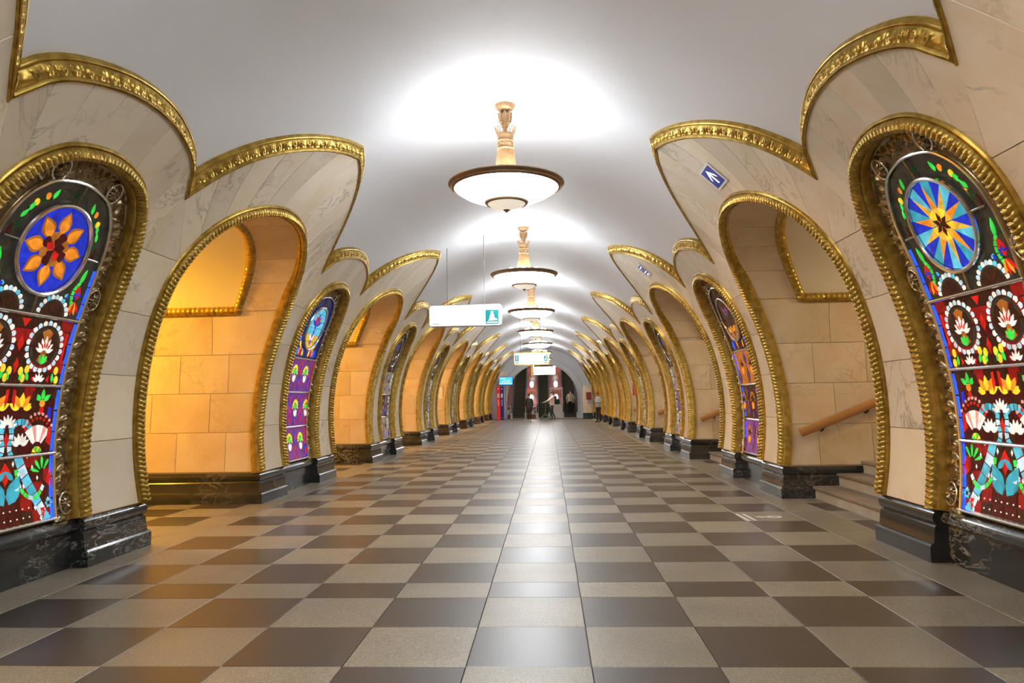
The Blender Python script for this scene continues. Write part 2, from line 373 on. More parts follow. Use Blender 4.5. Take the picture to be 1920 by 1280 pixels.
def jamb_blocks(sg):
    # blocks of the far jamb and boards of the soffit strip: list of meshes
    out = []; half = [p for p in PX if p[1] >= 0][::-1]       # from foot up to the apex
    zs = [p[2] for p in half]; us = [p[1] for p in half]
    def uz(z): return float(np.interp(z, zs[:-2], us[:-2]))
    rows_ = [(.40, .905), (.905, 1.41), (1.41, 1.915), (1.915, 2.42)]
    for r, (z0, z1) in enumerate(rows_):
        x = 3.30 - (.45 if r % 2 else .0); wds = [.80, .86, .78, .9]
        edges = [3.0] + [3.62 + (.36 if r % 2 else 0) + .78 * k for k in range(3)] + [XP]
        if r % 2 == 0: edges[1] = 3.75
        for k in range(len(edges) - 1):
            def fn(a, b, h, z0=z0, z1=z1, xa=edges[k], xb=edges[k + 1], first=(k == 0)):
                z = z0 + (z1 - z0) * a
                xf = math.sqrt(RM ** 2 - (z - ZC) ** 2) + .012 if first else xa
                return (sg * (xf + (xb - xf) * b), uz(z) - h, z)
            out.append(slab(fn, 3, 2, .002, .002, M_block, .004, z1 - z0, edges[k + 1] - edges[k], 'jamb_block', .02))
    _, i0, i1 = lining(sg); idx = list(range(i0, i1 + 1)); Q = np.array([(PX[i][1], PX[i][2]) for i in idx]); N = normals(Q); nb = 9
    for k in range(nb):
        def fn(a, b, h, k=k):
            t = (k + a) / nb * (len(idx) - 1); j = min(int(t), len(idx) - 2); f_ = t - j
            q = Q[j] + (Q[j + 1] - Q[j]) * f_; n = N[j] + (N[j + 1] - N[j]) * f_; xf = PX[idx[j]][0] * (1 - f_) + PX[idx[j + 1]][0] * f_
            p = q + n * h; return (sg * (xf + (XOFF - .02) * b), p[0], p[1])
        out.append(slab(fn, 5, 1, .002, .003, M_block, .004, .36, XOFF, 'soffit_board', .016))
    return out

# plinth of black marble
PL = [(.11, 0), (.110, .118), (.100, .135), (.084, .140), (.080, .150), (.068, .262), (.056, .272), (.050, .280), (.066, .292), (.078, .312), (.080, .335), (.072, .362), (.052, .384), (.02, .392), (-.12, .392)]
PR = [(-.03, 0), (-.03, .272), (-.012, .280), (.014, .300), (.022, .330), (.010, .365), (-.012, .388), (-.14, .392)]
UJ = S / 2 - 1.35; UO = .63
def pedestal_mesh(sg, side, part):
    mb = MB(); face0 = [(sg * (RM - o_), side * .71, z) for o_, z in PL]
    cor = [(sg * (RM - o_), side * (UJ + o_ * UO), z) for o_, z in PL]
    if part == 0:
        mb.grid([face0, cor]); mb.add(face0 + [(sg * (RM + .12), side * .71, 0)], [tuple(range(len(face0) + 1))])
    else:
        end = [(sg * XP, side * (UJ + o_ * UO), z) for o_, z in PL]; mb.grid([cor, end])
    return mb.mesh('plinth', M_black, True, 30)
def recess_mesh(sg):
    mb = MB(); mb.grid([[(sg * (RM - o_), u, z) for o_, z in PR] for u in (-.74, 0, .74)]); return mb.mesh('recessed_plinth', M_black, True, 30)

WALL = {}
def niche_mesh(sg):
    mb = MB(); G = offs(GLASS, .02); half = right_half(G)
    mb.grid([[onb(sg, k * p[0], p[1], 3.49) for k in (-1, -.5, 0, .5, 1)] for p in resample(half, n=16)]); return mb.mesh('niche_back', M_joint)
for sg in (-1, 1):
    arch_f, pier_f = panel_funcs(sg)
    # backing mesh with the joint colour, all bays
    bk = MB()
    for fs, ns, yf in ((arch_f, ARCHN, yarch), (pier_f, PIERN, ypier)):
        for fn, na, nb_, la, lb in fs:
            G = np.array([[fn(a / na, b / nb_, -.02) for b in range(nb_ + 1)] for a in range(na + 1)])
            for n in ns: bk.grid(G + [0, yf(n), 0])
    root = ob('wall_' + SIDE[sg], bk.mesh('wall', M_joint, True, 30))
    tag(root, '%s wall of cream marble pylons and arches on black plinths' % SIDE[sg], 'wall', kind='structure'); WALL[sg] = root
    am = [slab(fn, na, nb_, .0022, .0022, M_marble, .003, la, lb, 'marble_panel') for fn, na, nb_, la, lb in arch_f]
    pm = [slab(fn, na, nb_, .0022, .0022, M_marble, .003, la, lb, 'marble_panel') for fn, na, nb_, la, lb in pier_f]
    lm, plm = lining_mesh(sg), plaster_mesh(sg); jb = jamb_blocks(sg)
    peds = {(side, part): pedestal_mesh(sg, side, part) for side in (-1, 1) for part in (0, 1)}; rm = recess_mesh(sg); nb_me = niche_mesh(sg)
    for n in ARCHN:
        Y = yarch(n)
        for me in am: ob('marble_panel', me, root, (0, Y, 0))
        ob('passage_lining', lm, root, (0, Y, 0)); ob('plaster_vault', plm, root, (0, Y, 0))
        if -1 < n < 5:
            for me in jb: ob(me.name.split('.')[0], me, root, (0, Y, 0))
    for n in PIERN:
        Y = ypier(n)
        for me in pm: ob('marble_panel', me, root, (0, Y, 0))
        for (side, part), me in peds.items(): ob('pedestal' if part == 0 else 'passage_plinth', me, root, (0, Y, 0))
        ob('recessed_plinth', rm, root, (0, Y, 0)); ob('niche_back', nb_me, root, (0, Y, 0))
# gilded mouldings
tn = 1
for sg in (-1, 1):
    for n in ARCHN:
        if n < 0: where = 'beside the viewer on the %s' % SIDE[sg]
        else: where = '%s on the %s' % (ORD[n], SIDE[sg])
        lod = 0 if n < 2 else (1 if n < 4 else 2); ds = (.008, .014, .04)[lod]
        o = ob('trim_%d' % tn, cached(('arch', sg, lod), lambda: trim_mesh(ARCH, ARCH_PROF, rope, M_gold, False, ds)(sg)), None, (0, yarch(n), 0)); tn += 1
        tag(o, 'gilded rope moulding framing the open arch, %s' % where, 'moulding', 'gilded arch mouldings', 'structure')
        ob('inner_moulding', cached(('inner', sg), lambda: inner_moulding(sg)), o)
        o = ob('trim_%d' % tn, cached(('big', sg, lod), lambda: trim_mesh(BIG, PETAL_PROF, leafy, M_gold, True, ds)(sg)), None, (0, yarch(n), 0)); tn += 1
        tag(o, 'tall pointed gilded leaf moulding above the open arch, %s' % where, 'moulding', 'pointed gilded mouldings', 'structure')
    for n in range(0, 8):
        lod = 0 if n < 2 else (1 if n < 4 else 2); ds = (.008, .014, .04)[lod]
        o = ob('trim_%d' % tn, cached(('small', sg, lod), lambda: trim_mesh(SMALL, PETAL_PROF, leafy, M_gold, True, ds)(sg)), None, (0, ypier(n), 0)); tn += 1
        tag(o, 'low rounded gilded leaf moulding above the stained glass, %s pylon on the %s' % (ORD[n], SIDE[sg]), 'moulding', 'rounded gilded mouldings', 'structure')

# ------------------------------------------------------------------ floor
fl = MB(); fl.box(((0), (Y_BACK + 52) / 2, -.06), (11.2, 52 - Y_BACK, .1))
floor = ob('floor', fl.mesh('floor', M_grout, False)); tag(floor, 'granite floor laid in a dark and light checkerboard with pale border', 'floor', kind='structure')
TW, NR = .6, .38; TH_ = (S - NR) / 9
def rows():
    out = []
    for n in range(-1, 8):
        y = ypier(n); i = 10 * n; out.append((y - NR / 2, y + NR / 2, i))
        for k in range(9): out.append((y + NR / 2 + k * TH_, y + NR / 2 + (k + 1) * TH_, i + 1 + k))
    return [r for r in out if r[0] > Y_BACK - .2 and r[1] < Y_END + 1.5]
def tile_geo(wx, wy, g=.0016, b=.002, t=.011):
    x, y = wx / 2 - g, wy / 2 - g; v = []
    for z, e in ((-t, 0), (-b, 0), (0, b)): v += [(-x + e, -y + e, z), (x - e, -y + e, z), (x - e, y - e, z), (-x + e, y - e, z)]
    f = [(8, 9, 10, 11)]
    for k in (0, 4):
        for i in range(4): f.append((k + i, k + (i + 1) % 4, k + 4 + (i + 1) % 4, k + 4 + i))
    return v, f
def tile_mesh(wx, wy, mat):
    def mk():
        mb = MB(); mb.add(*tile_geo(wx, wy)); return mb.mesh('tile', mat, False)
    return cached(('tile', round(wx, 3), round(wy, 3), mat.name), mk)
rest = MB(); cnt = 0
for y0, y1, i in rows():
    for k in range(-5, 5):
        dark = (k + i) % 2 == 0; x = (k + .5) * TW; yc = (y0 + y1) / 2
        if y0 > 2.6 and cnt < 270:
            ob('tile', tile_mesh(TW, y1 - y0, M_dark if dark else M_light), floor, (x, yc, 0)); cnt += 1
        else:
            v, f_ = tile_geo(TW, y1 - y0); rest.add([(a + x, b + yc, c) for a, b, c in v], f_, 1 if dark else 0)
# border strips and passage floors
for sg in (-1, 1):
    bcount = 0
    for y0, y1, i in rows():
        if i % 2: continue
        nxt = [r for r in rows() if r[2] == i + 1]
        ye = nxt[0][1] if nxt else y1
        wx = .42; x = sg * (3.0 + wx / 2); yc = (y0 + ye) / 2
        if 2.0 < yc < 24: ob('border_slab', tile_mesh(wx, ye - y0, M_light), floor, (x, yc, 0))
        else:
            v, f_ = tile_geo(wx, ye - y0); rest.add([(a + x, b + yc, c) for a, b, c in v], f_, 0)
    for n in ARCHN:
        for k in range(4):
            for j in range(-2, 3):
                dark = (k + j + (1 if sg > 0 else 0)) % 2 == 0; x = sg * (3.42 + .3 + k * .6); yc = yarch(n) + j * TH_
                if sg < 0 and n == 0 and k < 3: ob('tile', tile_mesh(TW, TH_, M_dark if dark else M_light), floor, (x, yc, 0))
                else:
                    v, f_ = tile_geo(TW, TH_); rest.add([(a + x, b + yc, c) for a, b, c in v], f_, 1 if dark else 0)
ob('far_tiles', rest.mesh('far_tiles', [M_light, M_dark], False), floor, kind='stuff')
# ------------------------------------------------------------------ platforms behind the passages
M_plat = simple('platform_wall', (0.62, 0.52, 0.38), 0.5); M_plfl = simple('platform_floor', (0.22, 0.19, 0.15), 0.4)
for sg in (-1, 1):
    mb = MB(); zf = .75 if sg > 0 else 0.0; ym = (Y_BACK + Y_END) / 2; ly = Y_END - Y_BACK
    mb.box((sg * 8.6, ym, 2.3), (.2, ly, 4.6)); mb.box((sg * 7.0, ym, 4.3), (3.4, ly, .2))
    o = ob('wall_platform_' + SIDE[sg], mb.mesh('platform_wall', M_plat, False))
    tag(o, 'plain track wall and ceiling of the platform beyond the %s arches' % SIDE[sg], 'wall', kind='structure')
    mb = MB(); x0 = XP if sg < 0 else 4.9
    mb.box((sg * (x0 + 8.6) / 2, ym, zf - .05), (8.6 - x0, ly, .1))
    o = ob('floor_platform_' + SIDE[sg], mb.mesh('platform_floor', M_plfl, False))
    tag(o, 'stone floor of the platform beyond the %s arches' % SIDE[sg], 'floor', kind='structure')
def lamp_globe(sg, n):
    t = thing('wall_lamp', 'round globe lamp hanging over the %s platform beyond the %s arch' % (SIDE[sg], ORD.get(n, 'rear')), 'lamp', (sg * 6.3, yarch(n), 3.45), group='platform lamps')
    warm = (1.0, .50, .03) if sg < 0 else (1.0, .74, .40)
    mt = MATS.get('globe' + SIDE[sg]) or simple('globe' + SIDE[sg], warm, .4, 0, warm, PLAT_L / 6 if sg < 0 else PLAT_R / 6)
    def mk():
        mb = MB(); mb.lathe([(.01, -.2)] + [(.2 * math.sin(a), -.2 * math.cos(a)) for a in np.linspace(.2, PI - .4, 10)], 20); return mb.mesh('globe', mt)
    ob('globe', cached(('globe', sg), mk), t)
    def mk2():
        mb = MB(); mb.lathe([(.09, .17), (.09, .22), (.02, .25), (.02, .74), (.07, .75), (.07, .78)], 12); return mb.mesh('rod', M_gold)
    ob('rod', cached('globerod', mk2), t)
    ld = bpy.data.lights.new('platform_light', 'POINT'); ld.energy = PLAT_L if sg < 0 else PLAT_R; ld.color = warm; ld.shadow_soft_size = .2
    l = bpy.data.objects.new('platform_light', ld); COL.objects.link(l); l.parent = t; l.location = (0, 0, -.25)
for sg in (-1, 1):
    for n in ARCHN: lamp_globe(sg, n)

# steps and handrails in the passages on the right
def steps(n):
    t = thing('stone_steps', 'grey stone steps climbing through the %s arch on the right' % ORD[n], 'stairs', (0, yarch(n), 0), group='steps in the right arches'); t['kind'] = 'structure'
    hw_ = 1.33
    def tread(k):
        def mk():
            mb = MB(); x0 = 3.66 + .3 * k; z = .15 * (k + 1); x1 = 3.66 + .3 * (k + 1) + .02 if k < 4 else 5.4
            mb.bbox(((x0 - .025 + x1) / 2, 0, z - .02), (x1 - x0 + .025, 2 * hw_, .04), .008); return mb.mesh('tread', M_step, False)
        return cached(('tread', k), mk)
    def riser(k):
        def mk():
            mb = MB(); x0 = 3.66 + .3 * k; mb.box((x0 + .02, 0, .15 * (k + .5) - .02), (.04, 2 * hw_, .11)); return mb.mesh('riser', M_riser, False)
        return cached(('riser', k), mk)
    for k in range(5): ob('tread', tread(k), t); ob('riser', riser(k), t)
    r = thing('handrail', 'sloping wooden handrail on the wall of the %s arch on the right' % ORD[n], 'handrail', (0, yarch(n), 0), group='wooden handrails')
    def rail():
        mb = MB(); yy = 1.23; a, b = Vector((3.50, yy, .80)), Vector((4.62, yy, 1.24))
        d = (b - a).normalized(); upv = Vector((0, 1, 0)).cross(d).normalized() * -1; q = []
        for p in (a, b, b + Vector((.7, 0, 0))):
            q.append([tuple(p + Vector((0, sy * .034, 0)) + upv * sz * .05) for sy, sz in ((-.6, -1), (.6, -1), (1, -.6), (1, .6), (.6, 1), (-.6, 1), (-1, .6), (-1, -.6))])
        mb.grid(q, 0, True); mb.f.append(tuple(range(8))); mb.mi.append(0); return mb.mesh('rail', M_wood, True, 40)
    ob('rail', cached('rail', rail), r)
    def brk():
        mb = MB(); mb.tube([(0, 0, -.03), (0, .02, -.07), (0, .07, -.09), (0, .115, -.09)], .012, 8); mb.lathe([(.001, -.005), (.03, -.005), (.03, .005), (.001, .005)], 12, (0, 0, -.04)); return mb.mesh('bracket', M_iron)
    for x in (3.78, 4.33): ob('bracket', cached('brk', brk), r, (x, 1.23, .80 + (x - 3.5) * .393))
for n in range(0, 4): steps(n)

# ------------------------------------------------------------------ chandeliers
M_rim = simple('chandelier_rim', (0.24, 0.15, 0.09), 0.35, 0.5)
M_cream = goldm('chandelier_gilt', (0.30, 0.17, 0.075), (0.42, 0.255, 0.125), 0.45, 20)
M_cream.node_tree.nodes['Principled BSDF'].inputs['Metallic'].default_value = .25
M_bowl = simple('lit_opal_glass', (0.9, 0.88, 0.85), .4, 0, (.94, .975, 1.0), BOWL)
M_tray = simple('lamp_tray', (0.9, 0.9, 0.9), .5, 0, (.92, .965, 1.0), UPLIGHT)
M_alab = simple('alabaster', (0.86, 0.80, 0.68), .35, 0, (1.0, .92, .78), .28); M_alab.cycles.emission_sampling = 'NONE'
def chand_parts():
    P = {}
    zr = 3.645
    mb = MB(); mb.lathe([(.001, 4.60), (.095, 4.60), (.118, 4.57), (.112, 4.535), (.085, 4.505), (.05, 4.488), (.03, 4.485)], 32); P['canopy'] = (mb.mesh('canopy', M_cream), None)
    mb = MB(); mb.lathe([(.024, 4.49), (.024, 4.24)], 14); mb.lathe([(.03, 4.30), (.04, 4.315), (.034, 4.33), (.045, 4.345), (.058, 4.40), (.062, 4.45), (.056, 4.455), (.03, 4.40)], 20)
    for k in range(8):
        a = 2 * PI * k / 8; c, s_ = math.cos(a), math.sin(a)
        mb.tube([(.052 * c, .052 * s_, 4.36), (.064 * c, .064 * s_, 4.42), (.070 * c, .070 * s_, 4.47), (.085 * c, .085 * s_, 4.475)], [.016, .018, .012, .003], 6)
    P['stem'] = (mb.mesh('stem', M_cream), None)
    mb = MB(); mb.lathe([(.088, 4.19), (.094, 4.215), (.090, 4.23), (.085, 4.19)], 32)
    for k in range(16):
        a = 2 * PI * k / 16; c, s_ = math.cos(a), math.sin(a); t_ = Vector((-s_, c, 0)); pts = []
        for q in np.linspace(0, 1, 9):
            w_ = .015 * math.sin(PI * q) ; h = .075 * (1 - abs(2 * q - 1) ** 2.2); rr = .092 + .028 * (h / .075)
            pts.append(tuple(Vector((rr * c, rr * s_, 4.225 + h)) + t_ * (q - .5) * .034 * (1.25 - .5 * h / .075)))
        mb.tube(pts, .0042, 6)
    P['crown'] = (mb.mesh('crown', M_cream), None)
    mb = MB(); prof = [(.092, 4.20), (.086, 4.185), (.084, 4.16)]
    for k in range(7): prof += [(.086, 4.156 - k * .0), ]
    prof += [(.094, 4.150), (.097, 4.143), (.094, 4.136), (.086, 4.132), (.085, 4.065), (.093, 4.062), (.098, 4.054), (.093, 4.046), (.089, 4.040), (.089, 4.03)]
    mb.lathe(prof, 40)
    for k in range(8):
        a = 2 * PI * (k + .5) / 8; c, s_ = math.cos(a), math.sin(a)
        for q in range(6):
            b = 2 * PI * q / 6; mb.tube([(.088 * c, .088 * s_, 4.098), (.092 * c - s_ * .02 * math.cos(b), .092 * s_ + c * .02 * math.cos(b), 4.098 + .02 * math.sin(b))], [.009, .004], 5)
    P['collar'] = (mb.mesh('collar', M_cream), None)
    mb = MB(); n = 72; pr = [(.090, 4.035), (.095, 3.99), (.104, 3.92), (.118, 3.84), (.138, 3.76), (.150, 3.70), (.150, 3.66)]
    mb.grid([[((r + .004 * math.cos(PI * i)) * math.cos(2 * PI * i / n), (r + .004 * math.cos(PI * i)) * math.sin(2 * PI * i / n), z) for i in range(n)] for r, z in pr], 0, True)
    P['fluted_neck'] = (mb.mesh('fluted_neck', M_cream, True, 60), None)
    mb = MB(); mb.lathe([(.572, zr - .03), (.578, zr - .042), (.594, zr - .036), (.602, zr - .026), (.622, zr - .020), (.636, zr - .006), (.645, zr + .008), (.640, zr + .022), (.622, zr + .030), (.60, zr + .026), (.575, zr + .01), (.572, zr - .03)], 96)
    P['rim'] = (mb.mesh('rim', M_rim, True, 50), None)
    mb = MB(); mb.lathe([(.606, zr - .024), (.611, zr - .033), (.620, zr - .029), (.622, zr - .019)], 96); P['rim_band'] = (mb.mesh('rim_band', M_cream), 'rim')
    mb = MB(); mb.lathe([(.58, zr - .03), (.53, zr - .075), (.47, zr - .112), (.38, zr - .150), (.29, zr - .176), (.22, zr - .186)], 96); P['glass_bowl'] = (mb.mesh('glass_bowl', M_bowl, True, 80), None)
    mb = MB(); mb.lathe([(.15, zr + .0), (.35, zr + .01), (.50, zr + .0), (.56, zr - .02)], 48); P['lamp_tray'] = (mb.mesh('lamp_tray', M_white), None)
    mb = MB(); mb.lathe([(.043 * math.sin(q), -.043 * math.cos(q)) for q in np.linspace(.05, PI - .05, 7)], 10)
    me_b = mb.mesh('bulb', M_tray)
    for k in range(8): a = 2 * PI * k / 8; P['bulb.%03d' % k] = (me_b, 'lamp_tray', (.33 * math.cos(a), .33 * math.sin(a), zr + .065))

    mb = MB(); zb = zr - .188; mb.lathe([(.215, zb), (.238, zb + .006), (.246, zb - .006), (.240, zb - .02), (.224, zb - .03), (.208, zb - .026), (.215, zb)], 64); P['lower_ring'] = (mb.mesh('lower_ring', M_rim, True, 50), None)
    mb = MB(); mb.lathe([(.215, zb - .02), (.18, zb - .05), (.12, zb - .075), (.05, zb - .09), (.03, zb - .092)], 64); P['lower_bowl'] = (mb.mesh('lower_bowl', M_alab, True, 80), None)
    mb = MB(); mb.lathe([(.032, zb - .088), (.04, zb - .094), (.026, zb - .104), (.012, zb - .115), (.001, zb - .125)], 20); P['finial'] = (mb.mesh('finial', M_rim), None)
    for k in range(6):
        mb = MB(); a = 2 * PI * k / 6; c, s_ = math.cos(a), math.sin(a); mb.tube([(.14 * c, .14 * s_, zr + .06), (.56 * c, .56 * s_, zr + .03)], .008, 6); P['spoke.%03d' % k] = (mb.mesh('spoke', M_rim), None)
    return P
CP = chand_parts()
for n in range(-1, 7):
    lab = 'gilt chandelier with a wide lit glass bowl, %s in the row' % ORD[n] if n >= 0 else 'gilt chandelier with a wide lit glass bowl directly above the viewer'
    t = thing('chandelier', lab, 'chandelier', (0, yarch(n), 0), group='chandeliers along the vault'); made = {}
    for k, v_ in CP.items():
        made[k] = ob(k.split('.')[0], v_[0], made[v_[1]] if v_[1] else t, v_[2] if len(v_) > 2 else (0, 0, 0))
# ------------------------------------------------------------------ stained glass
GC = {'crimson': ((.26, .010, .008), .7), 'red': ((.50, .012, .008), 1.0), 'dred': ((.075, .008, .007), .45), 'brown': ((.055, .018, .009), .4), 'orange': ((.80, .26, .02), .9), 'yellow': ((.92, .62, .03), .95),
      'blue': ((.012, .03, .50), .9), 'cobalt': ((.02, .09, 1.0), 1.8), 'cyan': ((.10, .48, .66), .9), 'pale': ((.50, .70, .82), .85), 'white': ((.84, .82, .76), .9),
      'green': ((.04, .62, .07), 1.0), 'dgreen': ((.012, .06, .02), .4), 'purple': ((.15, .035, .20), .8), 'teal': ((.04, .34, .46), .85), 'pink': ((.80, .30, .26), .9),
      'gold': ((.70, .42, .05), .8), 'smoke': ((.05, .045, .035), .3), 'amber': ((.38, .13, .02), .75), 'navy': ((.008, .015, .12), .6), 'dull': ((.30, .24, .16), .45)}
def glass_mat(k):
    nm = 'glass_' + k
    if nm in MATS: return MATS[nm]
    c, e = GC[k]; m, nt, b = nmat(nm); m.cycles.emission_sampling = 'NONE'; v, oi = coords(nt)
    n = node(nt, 'ShaderNodeTexNoise', i_Scale=9.0, i_Detail=4.0, i_Distortion=1.2); L(nt, v, n.inputs['Vector'])
    r = ramp(nt, n.outputs[0], [(.3, tuple(x * .62 for x in c)), (.7, tuple(min(1, x * 1.15) for x in c))])
    L(nt, r.outputs[0], b.inputs['Base Color']); L(nt, r.outputs[0], b.inputs['Emission Color'])
    b.inputs['Emission Strength'].default_value = e * GLASS_E; b.inputs['Roughness'].default_value = .12; b.inputs['Specular IOR Level'].default_value = .5
    bp = node(nt, 'ShaderNodeBump'); bp.inputs['Strength'].default_value = .12; bp.inputs['Distance'].default_value = .004
    n2 = node(nt, 'ShaderNodeTexNoise', i_Scale=40.0, i_Detail=2.0); L(nt, v, n2.inputs['Vector']); L(nt, n2.outputs[0], bp.inputs['Height']); L(nt, bp.outputs[0], b.inputs['Normal'])
    return m
GLASS_E = .42
M_lead = simple('lead', (.018, .016, .014), .5)
GO = resample(offs(GLASS, .315), n=161)
GOH = right_half(GO)
def gw(v): return float(np.interp(v, GOH[:, 1], GOH[:, 0]))
VTOP = float(GOH[-1][1])
BARS = [1.0, .485, -.03]; MED = (0.0, 1.49, .335); VB = -.535; RG = 3.43
def section_poly(v0, v1):
    r = [(gw(v), v) for v in np.linspace(v0, min(v1, VTOP - .003), 24)]
    return r + [(-u, v) for u, v in r[::-1]]
def clip(poly, reg):                                  # Sutherland-Hodgman against a convex counter-clockwise region
    out = [tuple(p) for p in poly]
    for i in range(len(reg)):
        a, b = reg[i], reg[(i + 1) % len(reg)]; inp = out; out = []
        if not inp: break
        f_ = lambda p: (b[0] - a[0]) * (p[1] - a[1]) - (b[1] - a[1]) * (p[0] - a[0])
        for k in range(len(inp)):
            p, q = inp[k - 1], inp[k]; fp, fq = f_(p), f_(q)
            if (fp >= 0) != (fq >= 0): t = fp / (fp - fq); out.append((p[0] + (q[0] - p[0]) * t, p[1] + (q[1] - p[1]) * t))
            if fq >= 0: out.append(q)
    return out
class Design:
    def __init__(s): s.p = []                          # (colour, polygon, layer)
    def add(s, col, poly, reg=None, layer=1, mir=True):
        for sd in ((1, -1) if mir else (1,)):
            q = [(sd * u, v) for u, v in poly]
            if reg is not None: q = clip(q, reg)
            if len(q) < 3: continue
            a = sum(q[i - 1][0] * q[i][1] - q[i][0] * q[i - 1][1] for i in range(len(q))) / 2
            if abs(a) > 6e-5: s.p.append((col, q, layer))
    def petal(s, col, c, ang, r0, r1, w_, reg=None, layer=1, mir=True, n=5):
        d = np.array([math.cos(ang), math.sin(ang)]); t = np.array([-d[1], d[0]]); c = np.array(c); q = []
        for k in range(n + 1): x = k / n; q.append(c + d * (r0 + (r1 - r0) * x) + t * w_ * math.sin(PI * x ** .8) * .5)
        for k in range(n - 1, 0, -1): x = k / n; q.append(c + d * (r0 + (r1 - r0) * x) - t * w_ * math.sin(PI * x ** .8) * .5)
        s.add(col, [tuple(p) for p in q], reg, layer, mir)
    def disc(s, col, c, r, reg=None, layer=1, mir=True, n=14, ry=None):
        s.add(col, [(c[0] + r * math.cos(2 * PI * k / n), c[1] + (ry or r) * math.sin(2 * PI * k / n)) for k in range(n)], reg, layer, mir)
    def ring(s, cols, c, r0, r1, n, a0=0, a1=2 * PI, reg=None, layer=1, mir=True, scallop=False):
        for k in range(n):
            b0, b1 = a0 + (a1 - a0) * k / n, a0 + (a1 - a0) * (k + 1) / n; m_ = 4
            q = [(r0, b0 + (b1 - b0) * i / m_) for i in range(m_ + 1)] if r0 > .004 else [(0, b0)]
            o_ = []
            for i in range(m_, -1, -1):
                t = i / m_; rr = r1 - (scallop and .35 * (r1 - r0) * (2 * t - 1) ** 2 or 0); o_.append((rr, b0 + (b1 - b0) * t))
            s.add(cols[k % len(cols)], [(c[0] + r * math.cos(b), c[1] + r * math.sin(b)) for r, b in q + o_], reg, layer, mir)
    def ribbon(s, cols, path, w_, reg=None, layer=1, mir=True, n=8):
        P = resample(catmull(path, 6), n=n + 1); N = normals(P)
        for k in range(n):
            w0, w1 = (w_(k / n), w_((k + 1) / n)) if callable(w_) else (w_, w_)
            s.add(cols[k % len(cols)], [tuple(P[k] - N[k] * w0 / 2), tuple(P[k] + N[k] * w0 / 2), tuple(P[k + 1] + N[k + 1] * w1 / 2), tuple(P[k + 1] - N[k + 1] * w1 / 2)], reg, layer, mir)
def sections(d, cols):
    edges = [VB] + BARS[::-1] + [VTOP]
    for i, c in enumerate(cols): d.add(c, section_poly(edges[i], edges[i + 1]), None, 0, False)
    return [section_poly(edges[i] + .012, edges[i + 1] - .012) for i in range(4)]
def edge_strip(d, col, v0, v1, w_, reg):  # extra-bright blue panes stand in for the tube light along the glass edges
    for a, b in zip(np.linspace(v0, v1, 4)[:-1], np.linspace(v0, v1, 4)[1:]):
        d.add(col, [(gw(a) - w_, a), (gw(a), a), (gw(b), b), (gw(b) - w_ * .8, b)], reg)
